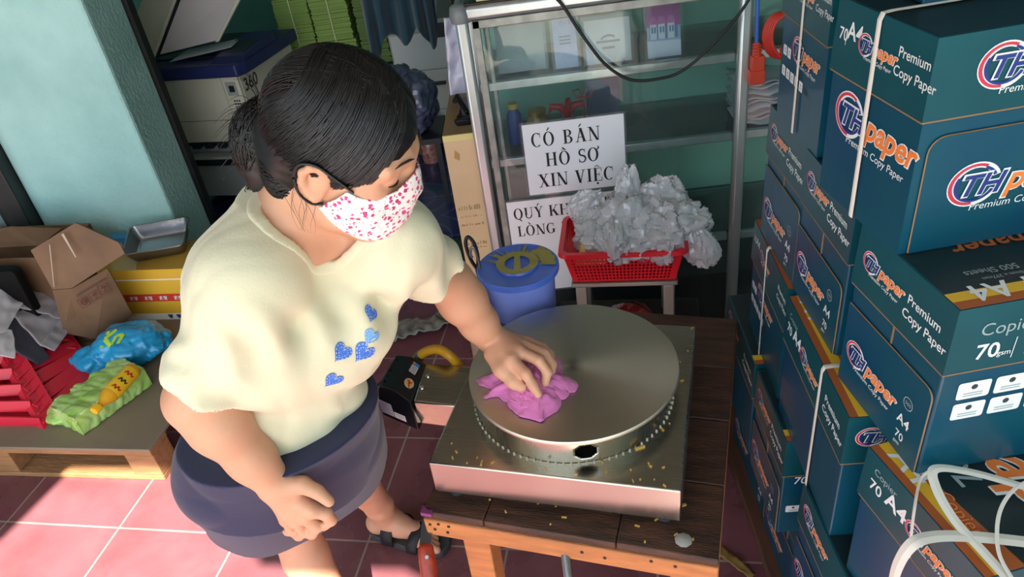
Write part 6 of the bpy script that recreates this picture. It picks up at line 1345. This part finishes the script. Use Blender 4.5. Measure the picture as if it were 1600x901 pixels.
# ---- skirt
skirt_m = M('navy_skirt', '0f1840', .8, bump=.06, bscale=220, sheen=.2)
HMC = V3(uz(455, 752, .50)); WC = tl(.12, 0, .0); SK = SDF(np.minimum(HMC, WC)-.27, np.maximum(HMC, WC)+.27, .004)
def skirt_fn(P):
    z = P[..., 2]; t = np.clip((WC[2]-z)/(WC[2]-HMC[2]), -.3, 1.2); c = WC[:2]+(HMC-WC)[:2]*t[..., None]
    q = P[..., :2]-c; X = np.array([.86, .5]); Y = np.array([-.5, .86]); x = q@X; y = q@Y; th = np.arctan2(y, x)
    a = .143+.050*np.clip(t, 0, 1)**.8; b_ = .124+.035*np.clip(t, 0, 1)
    rip = 1+.030*np.clip(t, 0, 1)*np.sin(5*th+.8)+.014*np.clip(t, 0, 1)*np.sin(9*th+2)
    r_ = np.sqrt((x/(a*rip))**2+(y/(b_*rip))**2); d = (r_-1)*b_
    d = d+.003*np.sin(z*60+th*3)*np.clip(.5-t, 0, .5)
    hp = loft(P, .004, -.12, .3)
    for H_, K_ in ((HIR, KNR), (HIL, KNL)): ab = (K_-H_)*.8; tt_ = np.clip((P-H_)@ab/(ab@ab), 0, 1); hp = np.minimum(hp, np.linalg.norm(P-H_-tt_[..., None]*ab, axis=-1)-(.082-.016*tt_))
    inner = d+.010; h = np.maximum(.08-np.abs(d-hp), 0)/.08; d = np.minimum(d, hp)-h*h*.02
    top = z-(WC[2]+.05); bot = (HMC[2]+.015*np.sin(2*th+1.2))-z
    d = np.maximum(d, -np.maximum(inner, (.55-t)*.25))
    return np.maximum(np.maximum(d, top), bot)
SK.put(skirt_fn, SK.lo, SK.lo+SK.h*(SK.n-1), pad=0); SK.build('skirt', skirt_m, per, 1)

# ---- sandals
sole_m = M('sandal_sole', '3d3c3e', .7); stp_m = M('sandal_strap', '1c1d20', .6, bump=.2, bscale=200)
for d, s_, g in (FD_L, FD_R):
    d, s_ = Vector(d), Vector(s_); g = Vector(g); out = []
    for t, w in ((-.062, .0), (-.060, .016), (-.045, .029), (0, .034), (.06, .039), (.11, .044), (.14, .042), (.165, .03), (.175, .0)): out.append((t, w))
    ring = [g+d*t+s_*w for t, w in out]+[g+d*t-s_*w for t, w in out[-2:0:-1]]
    sb = MB(); sb.prism([p+Vector((0, 0, .002)) for p in ring], (0, 0, .022)); so2 = sb.build('sandal', per, sole_m, world=True, smooth=40, bevel=.004)
    for t0, wd, hh in ((.022, .034, .068), (.098, .03, .048)):
        rows = []
        for k in range(2):
            row = []
            for i in range(17):
                a = math.pi*i/16; ww = .042+.006*(1 if t0 > .05 else 0); row.append(g+d*(t0+wd*(k-.5)+.012*math.cos(a)*(1))+s_*(ww*math.cos(a))+Vector((0, 0, .018+hh*math.sin(a)**.7)))
            rows.append(row)
        st_ = MB(); st_.grid(rows); st_.build('sandal_strap', so2, stp_m, world=True, smooth=60, solid=.005)

# ---- hair
hair_m = M('black_hair', '08080a', .42, spec=.6); hm_b = hair_m.node_tree.nodes['Principled BSDF']; hm_b.inputs['Anisotropic'].default_value = .5
hc0 = np.array([-.005, 0, .032]); hrad = np.array([.101, .084, .096]); BUN = V3(ud(416, 214, .985)); bunl = (BUN-HC)@HR.T/HS
def hairline(f): return np.interp(f, [-.13, -.07, -.03, -.008, .008, .03, .06, .085, .11], [-.13, -.112, -.075, .004, .016, .012, .014, .030, .06])
HS_ = SDF(np.minimum(HC-.19, BUN-.1), HC+.19, .003)
def hair_fn(P):
    q = (P-HC)@HR.T/HS; k0 = np.linalg.norm((q-hc0)/hrad, axis=-1); k1 = np.linalg.norm((q-hc0)/(hrad**2), axis=-1); d = k0*(k0-1)/np.maximum(k1, 1e-6)
    v = q-bunl; ph = np.arctan2(v[..., 1], v[..., 2])
    d = d+.0007*np.sin(ph*46+8*np.sin(q[..., 0]*30))
    n_ = np.array([.044, .064, .058]); v2_ = (q-np.array([-.058, 0, -.046]))/n_; nd = (np.linalg.norm(v2_, axis=-1)-1)*.044; h = np.maximum(.03-np.abs(d-nd), 0)/.03; d = np.minimum(d, nd)-h*h*.0075
    d = np.maximum(d, hairline(q[..., 0])-q[..., 2])
    bd = np.linalg.norm((q-bunl-np.array([.0, .0, -.006]))/np.array([.047, .050, .060]), axis=-1); bd = (bd-1)*.049+.002*np.sin(np.arctan2(v[..., 2], v[..., 1])*20+v[..., 0]*90)*.4
    b2 = (np.linalg.norm((q-bunl-np.array([.026, -.018, -.052]))/np.array([.036, .040, .042]), axis=-1)-1)*.036+.0012*np.sin(q[..., 1]*500+q[..., 0]*160); h = np.maximum(.03-np.abs(bd-b2), 0)/.03; bd = np.minimum(bd, b2)-h*h*.0075
    nk = bunl*.55+np.array([-.05, 0, .0])*.45; cc = np.linalg.norm(q-(bunl*.6+hc0*.4), axis=-1)-.045
    h = np.maximum(.03-np.abs(d-cc), 0)/.03; d = np.minimum(d, cc)-h*h*.0075
    h = np.maximum(.015-np.abs(d-bd), 0)/.015; return np.minimum(d, bd)-h*h*.00375
HS_.put(hair_fn, HS_.lo, HS_.lo+HS_.h*(HS_.n-1), pad=0); hair = HS_.build('hair', hair_m, per, 1)
rng = random.Random(8)
def surf(dl, up=1.0): d = dl/np.linalg.norm(dl/hrad); return hc0+d*up
sb = MB()
def strand(pts, r0=.0006):
    P = [Vector(hl(*p)) for p in pts]; n_ = len(P); sb.tube(P, [r0*(.5+.9*math.sin(math.pi*min(1, .15+i/n_))) for i in range(n_)], 3, caps=False)
def lerp3(a, b_, c, t):
    return a*(1-t)*(1-2*t)+4*b_*t*(1-t)+c*t*(2*t-1)
for i in range(1900):
    sg = -1 if i < 1000 else 1; q = rng.random()*(1.0 if sg < 0 else 1.15)
    d0 = np.array([.088-.135*q, .018+sg*rng.uniform(-.002, .010), .082+.04*math.sin(q*2.6)]); dm = np.array([.072-.125*q, sg*(.070-.012*q), -.016+.075*q+rng.uniform(-.004, .004)])
    if q < .12: dm = np.array([.080-.02*rng.random(), sg*(.062+.008*rng.random()), -.022+.03*rng.random()])
    d0 = d0-hc0*0; e = (bunl-hc0)*1.0+np.array([.02, rng.uniform(-.02, .02), rng.uniform(-.02, .02)])
    pts = []; up = 1.012+.03*rng.random()**2
    for k in range(13):
        t = k/12; dd = lerp3(d0, dm, e, t); sp = surf(dd, up); 
        if t > .75: w = (t-.75)/.25; sp = sp*(1-w)+(hc0+(e*.92))*w
        pts.append(sp)
    strand(pts, .0007)
for i in range(600):   # crown to bun
    d0 = np.array([rng.uniform(-.075, .085), rng.uniform(-.045, .06), .085]); d0 = surf(d0)-hc0; e = (bunl-hc0)+np.array([.02, rng.uniform(-.02, .02), rng.uniform(-.02, .02)]); en_ = e/np.linalg.norm(e/hrad); pts = []; up = 1.016+.02*rng.random()**2
    for k in range(12):
        t = k/11; pts.append(surf(d0*(1-t)+en_*t, up) if t < .8 else surf(d0*(1-t)+en_*t, up)*(1-(t-.8)*5)+(hc0+e*.92)*((t-.8)*5))
    strand(pts, .0007)
for i in range(420):   # nape to bun
    dv = np.array([rng.uniform(-.3, .75), rng.uniform(-1, .5), rng.uniform(-.75, .35)]); dv /= np.linalg.norm(dv); c_ = np.array([-.058, 0, -.046]); p0_ = c_+np.array([.045, .065, .059])*dv; e = bunl+np.array([.02, rng.uniform(-.025, .01), rng.uniform(-.03, .01)]); pts = []
    for k in range(11):
        t = k/10; m_ = p0_*(1-t)+e*t; w_ = (m_-c_)/np.array([.046, .066, .060]); L_n = np.linalg.norm(w_); pts.append(c_+(m_-c_)/min(1, L_n) if L_n > 1e-3 and t < .8 else m_)
    strand(pts, .0007)
for i in range(420):   # bun loops
    ax_ = np.array([rng.gauss(0, 1), rng.gauss(0, .35), rng.gauss(0, .5)]); ax_ /= np.linalg.norm(ax_); t1 = np.cross(ax_, [0, 0, 1.0]); t1 /= np.linalg.norm(t1); t2 = np.cross(ax_, t1); a0 = rng.uniform(0, 6.28); up = 1+.08*rng.random()**2
    strand([bunl+np.array([0, 0, -.006])+np.array([.047, .050, .060])*(t1*math.cos(a0+.22*k)+t2*math.sin(a0+.22*k)+ax_*.18*math.sin(a0))*up for k in range(12)], .0007)
for i in range(460):   # loose ends fanning down from the bun
    a = rng.uniform(-1.3, 1.3); s0 = bunl+np.array([-.01-.02*rng.random(), .03*math.sin(a), -.02]); ln = rng.uniform(.05, .105)
    strand([s0+np.array([.035*t*rng.uniform(.3, 1.2)+.012*math.sin(3*t), .03*math.sin(a)*t, -ln*t]) for t in [k/7 for k in range(8)]], .0007)
for i in range(46):    # flyaways
    a = rng.uniform(0, 6.28); s0 = bunl+.042*np.array([-.5, math.cos(a), math.sin(a)]); ln = rng.uniform(.015, .05)
    strand([s0+np.array([-.6*ln*t, ln*t*math.cos(a+t), ln*t*math.sin(a+1.2*t)]) for t in [k/7 for k in range(8)]], .0003)
for i in range(10): 
    s0 = np.array([-.02-.03*rng.random(), -.07, -.03]); strand([s0+np.array([.02*t+.008*math.sin(4*t+i), -.004*t, -.075*t]) for t in [k/9 for k in range(10)]], .00018)
sb.build('hair_strands', hair, hair_m, world=True, smooth=180)
# ---- face details
brow_m, lash_m, crease_m = M('brow_hair', '3a2a24', .7), M('lash_black', '1a1413', .6), M('lid_crease', '9c6a52', .6)
for sg in (-1, 1):
    fb = MB(); fb.tube([hl(.0985, sg*.013, .020), hl(.0965, sg*.026, .0262), hl(.0895, sg*.041, .0272), hl(.0795, sg*.055, .021)], [.0024, .0032, .0028, .0008], 6, flat=.5)
    fb.build('eyebrow', per, brow_m, world=True, smooth=80)
    for nm_, du, dr, rr_ in (('eyelashes', -.0062, .0012, .0013), ('eyelid_crease', .0052, .0004, .0006)):
        fb = MB(); fb.tube([hl(.073+(.0140+dr)*math.cos(p_)*.92, sg*(.033+(.0160+dr)*math.sin(p_)), -.002+du-.0015*math.cos(p_)) for p_ in [math.radians(-62+12.4*k) for k in range(11)]], [rr_*(.5+.6*math.sin(math.pi*(k+.5)/11)) for k in range(11)], 6)
        fb.build(nm_, per, lash_m if nm_ == 'eyelashes' else crease_m, world=True, smooth=80)
# ---- floral mask
def floral():
    m = M('floral_cotton', 'efe9e6', .85); t = m.node_tree; b = t.nodes['Principled BSDF']; tc = nn(t, 'ShaderNodeTexCoord'); last = None
    for sc_, thr, cols, rnd in ((125, .44, ('c2306f', 'd94f8f'), .75), (150, .25, ('4e6b45', '5d2a3a'), .95), (240, .2, ('7a8a5a', 'b84a80'), 1.0)):
        v = nn(t, 'ShaderNodeTexVoronoi'); v.inputs['Scale'].default_value = sc_; v.inputs['Randomness'].default_value = rnd; t.links.new(tc.outputs['Object'], v.inputs[0])
        nz_ = nn(t, 'ShaderNodeTexNoise'); nz_.inputs['Scale'].default_value = sc_*3; t.links.new(tc.outputs['Object'], nz_.inputs[0])
        ad = nn(t, 'ShaderNodeMath', operation='MULTIPLY_ADD'); ad.inputs[1].default_value = .55; t.links.new(nz_.outputs[0], ad.inputs[0]); t.links.new(v.outputs['Distance'], ad.inputs[2])
        lt = nn(t, 'ShaderNodeMath', operation='LESS_THAN'); lt.inputs[1].default_value = thr+.2; t.links.new(ad.outputs[0], lt.inputs[0])
        sp = nn(t, 'ShaderNodeSeparateColor'); t.links.new(v.outputs['Color'], sp.inputs[0]); gt = nn(t, 'ShaderNodeMath', operation='GREATER_THAN'); gt.inputs[1].default_value = .12; t.links.new(sp.outputs[0], gt.inputs[0])
        mu = nn(t, 'ShaderNodeMath', operation='MULTIPLY'); t.links.new(lt.outputs[0], mu.inputs[0]); t.links.new(gt.outputs[0], mu.inputs[1])
        cm = nn(t, 'ShaderNodeMix', data_type='RGBA'); cm.inputs[6].default_value = lin(cols[0]); cm.inputs[7].default_value = lin(cols[1]); t.links.new(sp.outputs[1], cm.inputs[0])
        mx = nn(t, 'ShaderNodeMix', data_type='RGBA'); mx.inputs[6].default_value = lin('efe9e6'); t.links.new(mu.outputs[0], mx.inputs[0]); t.links.new(cm.outputs[2], mx.inputs[7])
        if last is not None: t.links.new(last, mx.inputs[6])
        last = mx.outputs[2]
    t.links.new(last, b.inputs['Base Color']); return m
MK = SDF(HC-.16, HC+.16, .002)
def mask_fn(P):
    q = (P-HC)@HR.T/HS; f, l, u = q[..., 0], q[..., 1], q[..., 2]
    def el(c, r): c, r = np.array(c), np.array(r); k0 = np.linalg.norm((q-c)/r, axis=-1); k1 = np.linalg.norm((q-c)/(r*r), axis=-1); return k0*(k0-1)/np.maximum(k1, 1e-6)
    def sm(a, b_, k): h = np.maximum(k-np.abs(a-b_), 0)/k; return np.minimum(a, b_)-h*h*k*.25
    d = sm(el((.026, 0, -.042), (.070, .076, .088)), el((.080, 0, -.038), (.027, .022, .038)), .035); d = sm(d, el((.052, 0, -.092), (.042, .044, .034)), .03)
    d = d-.005+.0014*np.sin((u+.5*l)*230)*np.exp(-((u+.045)/.02)**2)+.001*np.sin(u*140+f*90)
    top = u-np.interp(f, [.02, .05, .07, .09, .112], [-.010, -.020, -.024, -.016, .004]); side = (.034+(u+.012)*.85)-f
    return np.maximum(np.maximum(np.maximum(np.maximum(d, -(d+.0035)), top), side), np.interp(f, [0, .03, .07, .1], [-.056, -.084, -.116, -.118])-u)
MK.put(mask_fn, MK.lo, MK.lo+MK.h*(MK.n-1), pad=0); mask = MK.build('face_mask', floral(), per, 1)
for sg in (-1, 1):
    lp = MB()
    lp.tube(spl([hl(.040, sg*.073, -.014), hl(.018, sg*.082, .006), hl(-.006, sg*.088, .022), hl(-.026, sg*.088, .016), hl(-.034, sg*.084, -.008)], 5), .0036, 6, flat=.5)
    lp.tube(spl([hl(.004, sg*.074, -.046), hl(-.010, sg*.080, -.046), hl(-.026, sg*.082, -.034), hl(-.034, sg*.084, -.010)], 5), .0036, 6, flat=.5)
    lp.build('ear_loop', mask, blk, world=True, smooth=80)

# ---- the pink cloth under her hand
rag = thing('cleaning_cloth', 'bunched pink cloth under her hand on the griddle plate', 'cloth', uz(830, 610, PLZ))
rc = uz(830, 603, PLZ); OUT = [(-174.3, .094), (-166, .066), (-138.4, .058), (-118.8, .078), (-99.1, .088), (-88.5, .099), (-77.6, .092), (-64.8, .09), (-48.7, .071), (-32.8, .079), (-11.8, .087), (1.2, .070), (13.3, .060), (28, .076), (48.2, .084), (62.4, .094), (75.8, .087), (121.9, .067), (145, .085), (154.4, .111), (163, .100), (172, .072)]
oa = np.array([a_ for a_, r_ in OUT]); orr = np.array([r_ for a_, r_ in OUT])
pinkc = M('pink_cloth', 'd878b4', .9, bump=.15, bscale=300, sheen=.3)
for li, (sc_, z0, sd_) in enumerate(((1.0, .002, 3.0), (.74, .012, 11.0), (.52, .022, 23.0))):
    b = MB(); rows = []; nr, na = 34, 150
    for i in range(nr):
        t = i/(nr-1); row = []
        for k in range(na+1):
            th = -180+360*(k % na)/na; R_o = np.interp(th+(li*17), np.concatenate([oa-360, oa, oa+360]), np.concatenate([orr, orr, orr]))*sc_; a_ = math.radians(th)
            q = Vector((math.cos(a_)*2.2, math.sin(a_)*2.2, t*1.2))+Vector((sd_, sd_, 0)); cr = (1-2*abs(noise.noise(q)))*.6+(.6-1.4*abs(noise.noise(q*2.1+Vector((0, 0, t*2)))))*.5
            rr_ = R_o*t*(1+.05*noise.noise(q*2)); zz_ = z0+.020*(1-t)**.8*(1-.3*li)+(.013*cr+.004)*math.sin(math.pi*min(1, .12+t*.95))+.003*noise.noise(Vector((math.cos(a_)*rr_*60, math.sin(a_)*rr_*60, sd_)))
            row.append((rc.x+math.cos(a_+.25*cr*t)*rr_, rc.y+math.sin(a_+.25*cr*t)*rr_, PLZ+max(.002, zz_)))
        rows.append(row)
    b.grid(rows); b.build('cloth_fold', rag, pinkc, world=True, smooth=180, solid=.0026)
